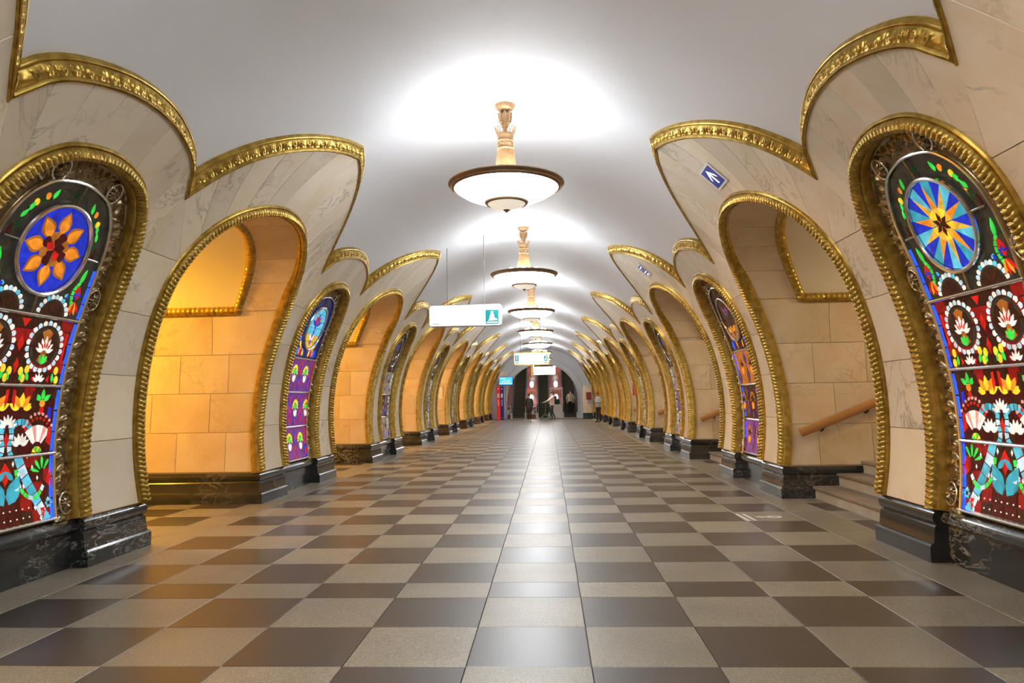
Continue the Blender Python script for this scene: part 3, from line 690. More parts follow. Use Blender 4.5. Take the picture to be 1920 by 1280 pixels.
def design_ornate(med):
    d = Design(); D, C, B, A = sections(d, ['dred', 'dred', 'dred', 'smoke'])
    rnd = random.Random(3)
    for reg, v0, v1 in ((D, VB, -.03), (C, -.03, .485), (B, .485, 1.0)):      # small background quarries
        for i in range(4):
            for j in range(5):
                u0, u1, a, b = i * .125, i * .125 + .125, v0 + (v1 - v0) * j / 5, v0 + (v1 - v0) * (j + 1) / 5; m_ = lambda: rnd.uniform(-.012, .012)
                d.add(rnd.choice(['crimson', 'dred', 'dred', 'brown', 'dred', 'crimson', 'brown']), [(u0 + m_(), a + m_()), (u1 + m_(), a + m_()), (u1 + m_(), b + m_()), (u0 + m_(), b + m_())], reg, .5)
    # foot section
    edge_strip(d, 'cobalt', VB, -.04, .035, D)
    d.ribbon(['cyan', 'pale', 'cyan', 'teal'], [(.12, -.03), (.2, -.2), (.30, -.36), (.40, -.54)], .085, D, n=7)
    for k in range(6):
        t = k / 5; x, y = .075 + .26 * t, -.08 - .42 * t
        d.add('white', [(x, y - .03), (x + .016, y), (x, y + .03), (x - .016, y)], D); d.add('white', [(x + .14, y + .02), (x + .154, y + .045), (x + .14, y + .07), (x + .126, y + .045)], D)
    d.ring(['green', 'dgreen'], (.37, -.17), .03, .13, 7, .25 * PI, .95 * PI, D, scallop=True)
    d.ribbon(['green', 'green', 'pale'], [(.10, -.12), (.13, -.24), (.21, -.33), (.31, -.34), (.38, -.26)], lambda t: .034, D, 2, n=9)
    d.petal('teal', (.02, -.37), 1.05, 0, .24, .13, D, 2); d.petal('pale', (.01, -.36), .75, .02, .20, .05, D, 2); d.petal('teal', (.08, -.20), 2.4, 0, .12, .05, D, 2)
    d.add('red', [(0, -.06), (.06, -.14), (0, -.24), (-.06, -.14)], D, 1, False)
    for v in (-.41, -.475):
        for k in range(4): d.disc('white', (.03 + .062 * k, v), .011, D, 2, n=8)
    for k in range(6): d.petal('cyan', (.425, -.40), k * PI / 3, .008, .045, .034, D, 2)
    for k in range(5): d.petal('cyan', (.40, -.50), k * PI / 2.5, .008, .04, .03, D, 2)
    d.add('red', [(.46, -.12), (.47, -.30), (.40, -.24)], D); d.add('red', [(.33, -.42), (.39, -.40), (.36, -.53)], D)
    # second section
    edge_strip(d, 'cobalt', -.03, .46, .03, C)
    for k in range(5): d.petal(['yellow', 'orange'][k % 2], (.12, .30), .35 + k * .6, .015, .14, .062, C)
    for k in range(3): d.petal('green', (.33, .36), .6 + k * .95, .01, .11, .05, C)
    d.disc('orange', (.33, .35), .034, C, 2, n=8); d.disc('red', (.33, .30), .03, C, n=8)
    for rr, n_ in ((.22, 8), (.255, 9)):
        for k in range(n_): a = PI * (.22 + .56 * k / (n_ - 1)); d.disc('pink' if rr > .23 else 'red', (.31 + rr * math.cos(a) * .75, .02 + rr * math.sin(a)), .0175, C, 2, n=8)
    d.ring(['white', 'pink', 'white'], (.31, .0), .06, .195, 7, PI * .26, PI * .74, C)
    d.ring(['green', 'yellow'], (.31, -.02), .0, .055, 4, PI * .05, PI * .95, C, 2)
    for k in range(6): d.petal('white', (.135, .03), PI * (.18 + .64 * k / 5), .015, .115, .04, C, 2)
    d.ring(['teal', 'cyan'], (.135, .10), .09, .145, 6, PI * .2, PI * .8, C)
    d.ribbon(['pale', 'cyan'], [(.03, .22), (.05, .12), (.03, .03), (.06, -.03)], .05, C, n=6)
    for k in range(7): d.petal('white', (0, .17), PI * (.12 + .76 * k / 6), .02, .11, .03, C, 2, False)
    d.add('red', [(0, .03), (.03, .09), (0, .15), (-.03, .09)], C, 1, False)
    d.add('red', [(.40, .06), (.455, .02), (.455, .16), (.42, .18)], C); d.add('blue', [(.40, .25), (.44, .22), (.44, .32), (.40, .33)], C)
    d.add('red', [(.02, .36), (.05, .30), (.05, .45), (.02, .46)], C); d.add('brown', [(.21, .33), (.26, .28), (.27, .44), (.22, .45)], C)
    # round flowers
    edge_strip(d, 'cobalt', .485, .98, .026, B)
    c = (.25, .775)
    d.ring(['white', 'pale'], c, .158, .205, 22, 0, 2 * PI, B, 1, True, True)
    d.ring(['smoke'], c, .140, .155, 4, 0, 2 * PI, B); d.ring(['brown', 'amber', 'brown'], c, 0, .137, 6, 0, 2 * PI, B, 1)
    for k in range(7):
        a = PI / 2 + (k - 3) * .38; d.petal('white', (c[0], c[1] - .055), a, .02, .145 - .012 * abs(k - 3), .032, B, 3)
    for k in range(4): d.petal('red', (c[0], c[1] - .05), PI / 2 + (k - 1.5) * .38, .03, .10, .02, B, 4)
    for k in range(3): d.petal('green', (c[0], c[1] - .135), PI / 2 + (k - 1) * .55, 0, .085, .032, B, 4)
    for x, y in ((.055, .585), (.115, .60), (.085, .535), (.425, .60), (.44, .53)): d.disc('yellow', (x, y), .026, B, 2, n=10, ry=.038)
    for x, y, a in ((.05, .51, 1.2), (.14, .51, 1.9), (.40, .50, 1.7)): d.petal('green', (x, y), a, 0, .09, .035, B, 2)
    for k in range(5): d.petal('white', (.25, .50), PI * (.2 + .6 * k / 4), .01, .085, .028, B, 2)
    d.add('red', [(0, .72), (.035, .78), (0, .86), (-.035, .78)], B, 1, False); d.add('red', [(0, .90), (.05, .97), (-.05, .97)], B, 1, False)
    d.add('red', [(0, .56), (.03, .63), (0, .69), (-.03, .63)], B, 1, False)
    d.add('red', [(.44, .66), (.47, .66), (.47, .9), (.455, .9)], B); d.add('red', [(.17, .54), (.20, .50), (.21, .56)], B); d.add('red', [(.32, .53), (.36, .50), (.36, .57)], B)
    # beside and below the medallion
    edge_strip(d, 'cobalt', 1.0, 1.42, .025, A)
    for cx in (.235,):
        d.ring(['white', 'pale', 'white', 'cyan'], (cx, 1.0), .135, .18, 11, .04 * PI, .96 * PI, A, 1, True, True); d.ring(['brown'], (cx, 1.0), .02, .125, 4, .03 * PI, .97 * PI, A)
    d.ribbon(['green'], [(.43, 1.30), (.385, 1.24), (.385, 1.17), (.41, 1.11)], .028, A, 2, n=5); d.petal('green', (.42, 1.28), 1.35, 0, .14, .04, A, 2)
    d.petal('red', (.44, 1.17), 1.7, -.02, .12, .07, A, 2)
    for k in range(4): d.petal(['orange', 'red'][k % 2], (.425, 1.16), -1.9 + k * .33, .01, .13, .03, A, 2)
    for k in range(4): d.petal('blue', (.435, 1.19), .4 + k * 1.1, 0, .05, .028, A, 3)
    d.petal('cyan', (.31, 1.16), 1.0, 0, .05, .03, A, 2); d.petal('blue', (.345, 1.15), 2.0, 0, .055, .03, A, 2)
    # dark foliage around the medallion
    for k in range(9):
        a = PI * (.06 + .88 * k / 8); rr = .41; d.petal(['dgreen', 'smoke'][k % 2], (MED[0] + rr * math.cos(a), MED[1] + rr * math.sin(a)), a + 1.25, -.07, .07, .055, A, 1, False)
    for sd in (1, -1):
        for a, c_ in ((.22, 'yellow'), (.29, 'orange')):
            aa = PI * a; d.disc(c_, (sd * .425 * math.cos(aa), MED[1] + .425 * math.sin(aa)), .024, A, 2, False, 10, .032)
        for a in (.14, .19, .34): aa = PI * a; d.petal('green', (sd * .42 * math.cos(aa), MED[1] + .42 * math.sin(aa)), PI / 2 + sd * (.6 - a), -.05, .05, .035, A, 2, False)
        d.petal('dred', (sd * .44, 1.53), PI / 2, -.06, .06, .04, A, 2, False)
    if med == 'flower':
        d.ring(['blue'], MED[:2], 0, .325, 8, 0, 2 * PI, None, 5, False)
        for k in range(8):
            a = PI / 2 + k * PI / 4; d.petal('amber', MED[:2], a, .10, .295, .135, None, 6, False, 8); d.petal('orange', MED[:2], a, .105, .275, .095, None, 7, False, 8)
        d.ring(['amber', 'dred'], MED[:2], 0, .135, 8, 0, 2 * PI, None, 7, False)
        for k in range(5): a = PI / 2 + k * 2 * PI / 5; d.add('red' if k % 2 else 'dred', [(MED[0], MED[1]), (MED[0] + .07 * math.cos(a - .6), MED[1] + .07 * math.sin(a - .6)), (MED[0] + .105 * math.cos(a), MED[1] + .105 * math.sin(a)), (MED[0] + .07 * math.cos(a + .6), MED[1] + .07 * math.sin(a + .6))], None, 8, False)
    else:
        d.ring(['blue', 'teal', 'blue', 'cyan'], MED[:2], .08, .325, 20, 0, 2 * PI, None, 5, False)
        for k in range(10):
            a = PI / 2 + k * PI / 5; r_ = .30
            d.add(['orange', 'gold'][k % 2], [(MED[0] + .115 * math.cos(a - .3), MED[1] + .115 * math.sin(a - .3)), (MED[0] + r_ * math.cos(a), MED[1] + r_ * math.sin(a)), (MED[0] + .115 * math.cos(a + .3), MED[1] + .115 * math.sin(a + .3))], None, 6, False)
        d.ring(['gold', 'yellow'], MED[:2], .0, .12, 10, 0, 2 * PI, None, 7, False)
        for k in range(6):
            a = PI / 2 + k * PI / 3; d.add(['dred', 'red'][0], [(MED[0], MED[1]), (MED[0] + .048 * math.cos(a - .52), MED[1] + .048 * math.sin(a - .52)), (MED[0] + .098 * math.cos(a), MED[1] + .098 * math.sin(a)), (MED[0] + .048 * math.cos(a + .52), MED[1] + .048 * math.sin(a + .52))], None, 8, False)
    return d
def design_pods(pal):
    K = dict(base=['purple', 'purple', 'purple', 'navy'], o='yellow', g='green', w='white', f='blue', f2='red', m='cyan', m2='blue', m3='gold', s=['red', 'blue', 'orange', 'yellow', 'cobalt'], edge='red')
    K.update(pal); d = Design(); D, C, B, A = sections(d, K['base'])
    def pod(c, reg, mir=True):
        d.ring([K['o']], c, .085, .125, 9, -.1 * PI, 1.1 * PI, reg, 1, mir, True)
        d.ring([K['o'], K['g']], (c[0], c[1] + .01), .05, .082, 8, -.1 * PI, 1.1 * PI, reg, 1, mir)
        for k in range(5): d.petal(K['g'], (c[0], c[1] - .03), PI / 2 + (k - 2) * .42, .0, .085, .028, reg, 2, mir)
        for k in range(3): d.petal(K['w'], (c[0], c[1] - .15), PI / 2 + (k - 1) * .5, .0, .13, .05, reg, 2, mir)
    for reg, spots, dia in ((B, [(.23, .78)], [(0, .62), (0, .86), (.44, .60)]), (C, [(.0, .26), (.46, .26)], [(.23, .38), (.23, .14), (.0, .04)]), (D, [(.23, -.24)], [(0, -.2), (0, -.42), (.44, -.42)])):
        for c in spots: pod(c, reg, c[0] != 0)
        for i, (x, y) in enumerate(dia):
            for q, (h, w_) in enumerate(((.13, .075), (.075, .04))):
                d.add([K['f'], K['f2']][(i + q) % 2], [(x, y - h), (x + w_, y), (x, y + h), (x - w_, y)], reg, 1 + q, x != 0)
        for v in np.linspace(reg[0][1] + .06, reg[23][1] - .06, 5): d.petal(K['edge'], (gw(v) - .03, v), PI / 2, -.05, .05, .04, reg, 1)
    for k in range(7):
        a = -PI * .42 + PI * .40 * k / 6; rr = .42
        d.petal(K['s'][k % 5], (rr * math.cos(a), MED[1] + rr * math.sin(a)), a + PI / 2, -.075, .075, .06, A, 1)
    for k in range(6): d.petal(K['s'][(k * 2 + 1) % 5], (.05 + .08 * k, 1.03), 1.2 + .1 * k, 0, .13, .055, A, 2)
    for k in range(6):
        a = PI * (.02 + .46 * k / 5); d.petal(['smoke', K['s'][k % 5]][k < 2], (.42 * math.cos(a), MED[1] + .42 * math.sin(a)), a + PI / 2, -.06, .06, .05, A, 1)
    # medallion of rectangular panes with a plain upright blossom
    circ = [(MED[0] + .322 * math.cos(2 * PI * k / 28), MED[1] + .322 * math.sin(2 * PI * k / 28)) for k in range(28)]
    for i in range(5):
        for j in range(6):
            x, y = -.33 + .132 * i, MED[1] - .33 + .11 * j
            d.add(K['m'] if j > 1 else K['m3'], [(x, y), (x + .132, y), (x + .132, y + .11), (x, y + .11)], circ, 5, False)
    d.ribbon([K['m2']], [(0, MED[1] - .27), (.02, MED[1] - .1), (0, MED[1] + .06)], .05, circ, 6, False, 4)
    for k in range(5): d.petal([K['m2'], K['f2']][k % 2], (0, MED[1] + .04), PI / 2 + (k - 2) * .6, .0, .2, .075, circ, 7, False)
    for k in (-1, 1): d.petal(K['w'], (0, MED[1] - .2), PI / 2 + k * .8, 0, .15, .05, circ, 7, False)
    return d
DESIGNS = {'flower': design_ornate('flower'), 'star': design_ornate('star'), 'violet': design_pods({}),
    'amber': design_pods(dict(base=['purple', 'brown', 'amber', 'brown'], o='amber', g='brown', w='orange', f='brown', f2='purple', m='brown', m2='smoke', m3='amber', s=['brown', 'smoke', 'blue', 'orange', 'cobalt'], edge='cobalt')),
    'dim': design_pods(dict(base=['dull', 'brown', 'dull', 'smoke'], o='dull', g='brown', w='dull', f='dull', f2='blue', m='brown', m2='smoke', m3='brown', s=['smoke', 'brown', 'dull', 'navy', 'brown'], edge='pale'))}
def piece(mb, sg, poly, layer, mi=0):
    q = np.array(poly, float); c = q.mean(0); n = len(q); R0 = RG - .0022 * layer
    if layer == 0:                                     # the large ground panes follow the curve of the wall
        mb.grid([[onb(sg, k * gw(v), v, R0 - .0015) for k in np.linspace(-1, 1, 7)] for v in np.linspace(q[:, 1].min(), q[:, 1].max(), 14)], mi); return
    sz = np.linalg.norm(q - c, axis=1).mean(); k = max(.6, 1 - .0035 / sz)
    top = c + (q - c) * (k - .0025 / sz if layer else 1)
    rim = c + (q - c) * (k if layer else 1)
    vs = [onb(sg, c[0], c[1], R0 - .0035)] + [onb(sg, p[0], p[1], R0 - .0035) for p in top] + [onb(sg, p[0], p[1], R0 + .004) for p in rim]
    fs = [(0, 1 + i, 1 + (i + 1) % n) for i in range(n)] + [(1 + i, 1 + n + i, 1 + n + (i + 1) % n, 1 + (i + 1) % n) for i in range(n)]
    mb.add(vs, fs, mi)
def area(p): q = p[1]; return abs(sum(q[i - 1][0] * q[i][1] - q[i][0] * q[i - 1][1] for i in range(len(q))))
def glass_mesh(sg, des, lim):               # the largest pieces, one mesh each
    out = []
    for col, poly, lay in sorted(DESIGNS[des].p, key=area, reverse=True)[:lim]:
        mb = MB(); piece(mb, sg, poly, lay); out.append(mb.mesh('glass_piece', glass_mat(col), True, 20))
    return out
def glass_joined(sg, des, skip=0):
    mb = MB(); ps = sorted(DESIGNS[des].p, key=area, reverse=True)[skip:]; cols = sorted({c for c, _, _ in ps})
    for col, poly, lay in ps: piece(mb, sg, poly, lay, cols.index(col))
    return mb.mesh('glass_field', [glass_mat(c) for c in cols], False)
def lead_mesh(sg):
    mb = MB(); r = [(gw(v), v) for v in np.linspace(VB, VTOP - .002, 24)]
    mb.grid([[onb(sg, k * u, v, RG + .008) for k in (-1, -.5, 0, .5, 1)] for u, v in r]); return mb.mesh('lead_sheet', M_lead)
def bar_mesh(sg, v):
    mb = MB(); g = gw(v) + .01; mb.tube([onb(sg, -g + 2 * g * k / 8, v, RG - .022) for k in range(9)], .012, 8); return mb.mesh('glazing_bar', M_silver)
def curve_tube(sg, P, rad, r, mat, closed=False):
    mb = MB(); mb.tube([onb(sg, p[0], p[1], r) for p in P], rad, 8); return mb.mesh('metal_edge', mat)
def rosette(sg):
    mb = MB()
    def pt(a, rr, h): return onb(sg, .82 * rr * math.cos(a), rr * math.sin(a), 3.425 - h)
    mb.tube([pt(2 * PI * k / 24, .085, .012) for k in range(25)], .0085, 8, 1); mb.tube([pt(2 * PI * k / 24, .070, .008) for k in range(25)], .004, 6, 0)
    mb.grid([[pt(2 * PI * k / 24, rr, h) for k in range(24)] for rr, h in ((.074, -.004), (.05, .004), (.001, .006))], 0, True)
    for k in range(6):
        a = k * PI / 3; mb.tube([pt(a, .008, .016), pt(a, .03, .024), pt(a, .055, .012), pt(a, .062, .004)], [.008, .017, .013, .004], 6, 0)
    for k in range(6):
        a = (k + .5) * PI / 3; mb.tube([pt(a, .015, .014), pt(a, .045, .016), pt(a, .06, .006)], [.005, .008, .003], 5, 0)
    return mb.mesh('rosette', [M_bronze, M_silver], True, 50)
def rosette_at(sg, t, u, v, me):          # rosettes are modelled at v = 0 and turned along the arc
    o = ob('rosette', me, t); th = v / RU
    R = Matrix.Rotation(-sg * th, 4, 'Y'); o.matrix_local = Matrix.Translation((0, u, ZC)) @ R @ Matrix.Translation((sg * (rmth(th) - 3.345), 0, -ZC)); return o
GLAB = {(-1, 0): ('flower', 'stained glass panel with an orange eight-petal flower medallion on blue'), (1, 0): ('star', 'stained glass panel with a yellow ten-pointed star medallion on blue'),
        (-1, 1): ('violet', 'violet stained glass panel with yellow pods and a cyan medallion'), (1, 1): ('amber', 'amber and brown stained glass panel with blue edges')}
for sg in (-1, 1):
    rs = rosette(sg)
    for n in range(0, 8):
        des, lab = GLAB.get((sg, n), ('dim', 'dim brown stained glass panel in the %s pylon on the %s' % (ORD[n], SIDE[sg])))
        t = thing('stained_glass_panel', lab, 'stained glass', (0, ypier(n), 0), group='stained glass panels')
        lod = 0 if n < 2 else (1 if n < 4 else 2); ds = (.008, .014, .04)[lod]
        ob('rope_moulding', cached(('gt', sg, lod), lambda: trim_mesh(GLASS, ARCH_PROF, rope, M_gold, False, ds)(sg)), t)
        fr = ob('bronze_frame', cached(('gb', sg, lod), lambda: trim_mesh(GLASS, BRONZE_PROF, scroll, M_bronze, False, ds)(sg)), t)
        if lod < 2:
            for u, v in ((.60, -.43), (-.60, -.43), (.625, 1.19), (-.625, 1.19), (.30, 2.03), (-.30, 2.03)): rosette_at(sg, fr, u, v, rs)
        ob('metal_edge', cached(('ge', sg), lambda: curve_tube(sg, GO, .013, RG - .02, M_silver)), t)
        ob('lead_sheet', cached(('gl', sg), lambda: lead_mesh(sg)), t)
        for v in BARS + [VB + .006]: ob('glazing_bar', cached(('bar', sg, v), lambda: bar_mesh(sg, v)), t)
        for k, seg in enumerate([[(-.49, MED[1]), (-.345, MED[1])], [(.345, MED[1]), (.49, MED[1])], [(.0, MED[1] + .345), (.0, VTOP)], [(0, 1.0), (0, MED[1] - .345)]]):
            ob('glazing_bar', cached(('sb', sg, k), lambda: curve_tube(sg, seg, .009, RG - .02, M_silver if k < 2 else M_bronze)), t)
        ring_ = [(MED[0] + .338 * math.cos(2 * PI * k / 48), MED[1] + .338 * math.sin(2 * PI * k / 48)) for k in range(49)]
        ob('medallion_ring', cached(('mr', sg), lambda: curve_tube(sg, ring_, .017, RG - .026, M_silver)), t)
        if n < 2:
            for me in glass_mesh(sg, des, 285): ob('glass_piece', me, t)
            if len(DESIGNS[des].p) > 285: ob('glass_chips', glass_joined(sg, des, 285), t, kind='stuff')
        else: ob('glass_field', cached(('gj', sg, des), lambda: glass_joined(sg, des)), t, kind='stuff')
# ------------------------------------------------------------------ end wall, escalators
def vault_z(x): return ZC + 3.61 * math.sqrt(1 - (x / 3.47) ** 2)
RO, ZO = 2.3, 1.25
mb = MB()
A_ = np.linspace(0, PI, 41)
mb.grid([[(r * math.cos(a), Y_END, ZO + r * math.sin(a)) for a in A_] for r in (RO, 2.75, 4.3)])
for s_ in (-1, 1): mb.add([(s_ * RO, Y_END, 0), (s_ * 4.3, Y_END, 0), (s_ * 4.3, Y_END, ZO), (s_ * RO, Y_END, ZO)], [(0, 1, 2, 3)])
o = ob('wall_end', mb.mesh('wall_end', M_vault, False)); tag(o, 'white end wall with a round-headed opening to the escalators', 'wall', kind='structure')
mb = MB(); prof = [(2.30, .02), (2.30, -.10), (2.34, -.13), (2.40, -.11), (2.44, -.08), (2.62, -.08), (2.66, -.12), (2.72, -.12), (2.75, .02)]
path = [(1, 0.0)] ; rings = []
for a in A_: rings.append([(r * math.cos(a), Y_END + d, ZO + r * math.sin(a)) for r, d in prof])
rings = [[(r, Y_END + d, 0) for r, d in prof]] + rings + [[(-r, Y_END + d, 0) for r, d in prof]]
mb.grid(rings); o = ob('trim_%d' % tn, mb.mesh('archivolt', M_vault, True, 30)); tn += 1
tag(o, 'broad white arch band around the escalator opening', 'moulding', kind='structure')
mb = MB(); M_rear = M_block
mb.box((0, Y_BACK - .05, 2.4), (11, .1, 5)); o = ob('wall_rear', mb.mesh('wall_rear', M_marble, False)); tag(o, 'plain cream marble wall closing the hall behind the viewer', 'wall', kind='structure')
mb = MB(); cs = [(Y_END, ZO), (48.8, ZO), (50.5, ZO + .75), (53, ZO + 2.2), (58, ZO + 5.1), (64, ZO + 8.55)]
mb.grid([[(2.42, y, z - 1.6)] + [(2.42 * math.cos(a), y, z + 2.42 * math.sin(a)) for a in np.linspace(0, PI, 37)] + [(-2.42, y, z - 1.6)] for y, z in cs])
o = ob('ceiling_escalator', mb.mesh('ceiling_escalator', M_vault, True, 60)); tag(o, 'white plaster lining of the sloping escalator tunnel', 'ceiling', kind='structure')
TAN = math.tan(math.radians(30)); Y_ES = 48.7
M_stepE = simple('escalator_step', (0.20, 0.15, 0.05), .4, .4); M_riserE = simple('escalator_riser', (0.035, 0.028, 0.016), .5, .3)
M_redp = simple('red_brown_panel', (0.34, 0.085, 0.06), .35); M_steel = simple('brushed_steel', (.62, .62, .6), .28, .9); M_rub = simple('black_rubber', (.015, .015, .016), .5)
M_globe = simple('white_lamp_glass', (.9, .9, .9), .4, 0, (1, .97, .93), 9)
def step_mesh(wd):
    mb = MB(); mb.box((0, .02, -.012), (wd, .28, .024), 0); mb.box((0, -.11, -.085), (wd, .02, .13), 1)
    return mb.mesh('step', [M_stepE, M_riserE], False)
for xc, wd, nm in ((-1.60, .78, 'left'), (.05, .66, 'middle'), (1.82, .80, 'right')):
    t = thing('escalator', '%s one of the three escalators rising beyond the end arch' % nm, 'escalator', (xc, Y_ES, 0), group='escalators')
    sm = step_mesh(wd)
    for k in range(30): ob('step', sm, t, (0, .13 + k * .2425, .14 * (k + 1)))
    mb = MB(); mb.bbox((0, -.35, .015), (wd, .7, .03), .006); ob('comb_plate', mb.mesh('comb_plate', M_steel, False), t)
    for s_ in (-1, 1):
        mb = MB(); x = s_ * (wd / 2 + .05); pts = [(-.75, 0), (-.75, .8), (-.55, .95), (.1, .98), (7.6, .98 + 7.5 * TAN), (7.6, 7.5 * TAN - .3), (.1, 0)]
        a = [(x - .04, y, z) for y, z in pts]; b = [(x + .04, y, z) for y, z in pts]; n_ = len(pts)
        mb.add(a + b, [tuple(range(n_)), tuple(range(n_, 2 * n_))[::-1]] + [(i, (i + 1) % n_, n_ + (i + 1) % n_, n_ + i) for i in range(n_)])
        bl = ob('balustrade', mb.mesh('balustrade', M_steel, False), t)
        mb = MB(); mb.tube([(x, -.70, .3), (x, -.80, .6), (x, -.70, .92), (x, -.45, 1.02), (x, .1, 1.03), (x, 7.6, 1.03 + 7.5 * TAN)], .035, 8); ob('handrail', mb.mesh('handrail', M_rub), bl)
def deck(x0, x1, label):
    mb = MB(); pts = [(-.5, 0), (-.5, .75), (.2, .85), (7.7, .85 + 7.5 * TAN), (7.7, 7 * TAN - .4), (.4, 0)]; n_ = len(pts)
    a = [(x0, y, z) for y, z in pts]; b = [(x1, y, z) for y, z in pts]
    mb.add(a + b, [tuple(range(n_)), tuple(range(n_, 2 * n_))[::-1]] + [(i, (i + 1) % n_, n_ + (i + 1) % n_, n_ + i) for i in range(n_)])
    o = ob('escalator_deck', mb.mesh('deck', M_redp, False), None, (0, Y_ES, 0)); tag(o, label, 'panel', 'red-brown decks between escalators'); return o
deck(-1.10, -.39, 'red-brown sloping deck between the left and middle escalators'); deck(.49, 1.31, 'red-brown sloping deck between the middle and right escalators')
deck(-2.40, -2.10, 'narrow red-brown sloping deck left of the left escalator'); deck(2.33, 2.40, 'narrow red-brown sloping deck right of the right escalator')
def torch(x, y, zb, ht, r, label):
    t = thing('deck_lamp', label, 'lamp', (x, y, zb), group='lamps on the escalator decks')
    mb = MB(); mb.lathe([(.07, 0), (.07, .02), (.02, .04), (.02, ht - .06), (.06, ht - .03), (.08, ht), (.02, ht)], 14); ob('post', mb.mesh('post', M_gold), t)
    mb = MB(); mb.lathe([(.01, ht)] + [(r * math.sin(a), ht + 1.6 * r - 1.6 * r * math.cos(a)) for a in np.linspace(.3, PI - .02, 10)], 18); ob('shade', mb.mesh('shade', M_globe), t)
for x, nm in ((-.74, 'left'), (.92, 'right')):
    torch(x, Y_ES + 1.6, .85 + 1.4 * TAN, .42, .13, 'tall white lamp farther up the %s deck between the escalators' % nm)
    torch(x, Y_ES + .35, .85 + .12 * TAN, .28, .12, 'short white lamp at the foot of the %s deck between the escalators' % nm)
    torch(x, Y_ES + 4.2, .85 + 4.0 * TAN, .42, .13, 'white lamp high up the %s deck between the escalators' % nm)
# attendant's booth
M_pane = simple('booth_glass', (.55, .62, .64), .08, 0); M_green = simple('dark_green_cloth', (.02, .09, .08), .7)
t = thing('attendant_booth', 'white attendant booth with a glazed upper half before the escalators', 'booth', (.92, 47.62, 0))
mb = MB(); mb.bbox((0, 0, .45), (.80, .7, .9), .02); ob('base_cabinet', mb.mesh('base_cabinet', M_white, False), t)
for x in (-.37, .37):
    for y in (-.32, .32): mb = MB(); mb.bbox((x, y, 1.4), (.07, .07, 1.0), .01); ob('post', mb.mesh('post', M_white, False), t)
mb = MB(); mb.bbox((0, 0, 1.94), (.86, .76, .1), .02); ob('roof', mb.mesh('roof', M_white, False), t)
m_, nt_, b_ = nmat('clear_pane'); b_.inputs['Transmission Weight'].default_value = 1; b_.inputs['Roughness'].default_value = .03; b_.inputs['IOR'].default_value = 1.1
for y in (-.33, .33): mb = MB(); mb.box((0, y, 1.4), (.68, .008, .98)); ob('pane', mb.mesh('pane', m_, False), t)
mb = MB(); mb.bbox((.05, .1, 1.08), (.36, .3, .36), .08); ob('seat_back', mb.mesh('seat_back', M_green, False), t)
mb = MB(); mb.bbox((0, -.35, .45), (.62, .02, .7), .005); ob('front_panel', mb.mesh('front_panel', M_white, False), t)
# white gates beside the escalators
for x0, x1, nm in ((-2.46, -2.08, 'left of the left escalator'), (-1.10, -.42, 'between the left and middle escalators'), (2.32, 2.72, 'right of the right escalator')):
    t = thing('barrier_gate', 'low white tubular barrier %s' % nm, 'barrier', ((x0 + x1) / 2, 47.6, 0), group='white barriers'); hwid = (x1 - x0) / 2
    mb = MB(); mb.tube([(-hwid, 0, 0), (-hwid, 0, .85), (hwid, 0, .85), (hwid, 0, 0)], .03, 8); ob('frame', mb.mesh('frame', M_white), t)
    for z in (.3, .57): mb = MB(); mb.tube([(-hwid, 0, z), (hwid, 0, z)], .02, 8); ob('rail', mb.mesh('rail', M_white), t)
    mb = MB(); mb.bbox((0, 0, .44), (hwid * 1.2, .03, .2), .01); ob('plate', mb.mesh('plate', M_steel, False), t)

# ------------------------------------------------------------------ signs
def text_mesh(body, size, mat, depth=.002):
    c = bpy.data.curves.new('text', 'FONT'); c.body = body; c.size = size; c.extrude = depth; c.align_x = 'CENTER'; c.align_y = 'CENTER'
    o = bpy.data.objects.new('text', c); COL.objects.link(o); bpy.context.view_layer.update()
    me = bpy.data.meshes.new_from_object(o.evaluated_get(bpy.context.evaluated_depsgraph_get())); me.materials.clear(); me.materials.append(mat)
    me.transform(Matrix.Rotation(PI / 2, 4, 'X')); bpy.data.objects.remove(o); return me
def rrect(w_, h, r, n=5):
    out = []
    for cx, cz, a0 in ((w_ / 2 - r, h / 2 - r, 0), (-w_ / 2 + r, h / 2 - r, PI / 2), (-w_ / 2 + r, -h / 2 + r, PI), (w_ / 2 - r, -h / 2 + r, 1.5 * PI)):
        for k in range(n + 1): a = a0 + PI / 2 * k / n; out.append((cx + r * math.cos(a), cz + r * math.sin(a)))
    return out
def plate(mb, poly, y0, y1, c=(0, 0), mi=0):
    n_ = len(poly); a = [(c[0] + x, y0, c[1] + z) for x, z in poly]; b = [(c[0] + x, y1, c[1] + z) for x, z in poly]
    mb.add(a + b, [tuple(range(n_)), tuple(range(n_, 2 * n_))[::-1]] + [(i, (i + 1) % n_, n_ + (i + 1) % n_, n_ + i) for i in range(n_)], mi)
M_rod = simple('dull_rod', (.16, .16, .17), .6); M_face = simple('lit_sign_face', (.9, .9, .9), .4, 0, (1, 1, 1), .36); M_teal = simple('teal_print', (.0, .28, .30), .4, 0, (.0, .45, .46), .10)
M_print = simple('grey_print', (.35, .36, .38), .5, 0, (.4, .4, .4), .02); M_edge = simple('pale_frame', (.55, .62, .72), .35, .4); M_wprint = simple('white_print', (.9, .9, .9), .5, 0, (1, 1, 1), .4)
for m_ in (M_face, M_teal, M_print, M_wprint): m_.cycles.emission_sampling = 'NONE'
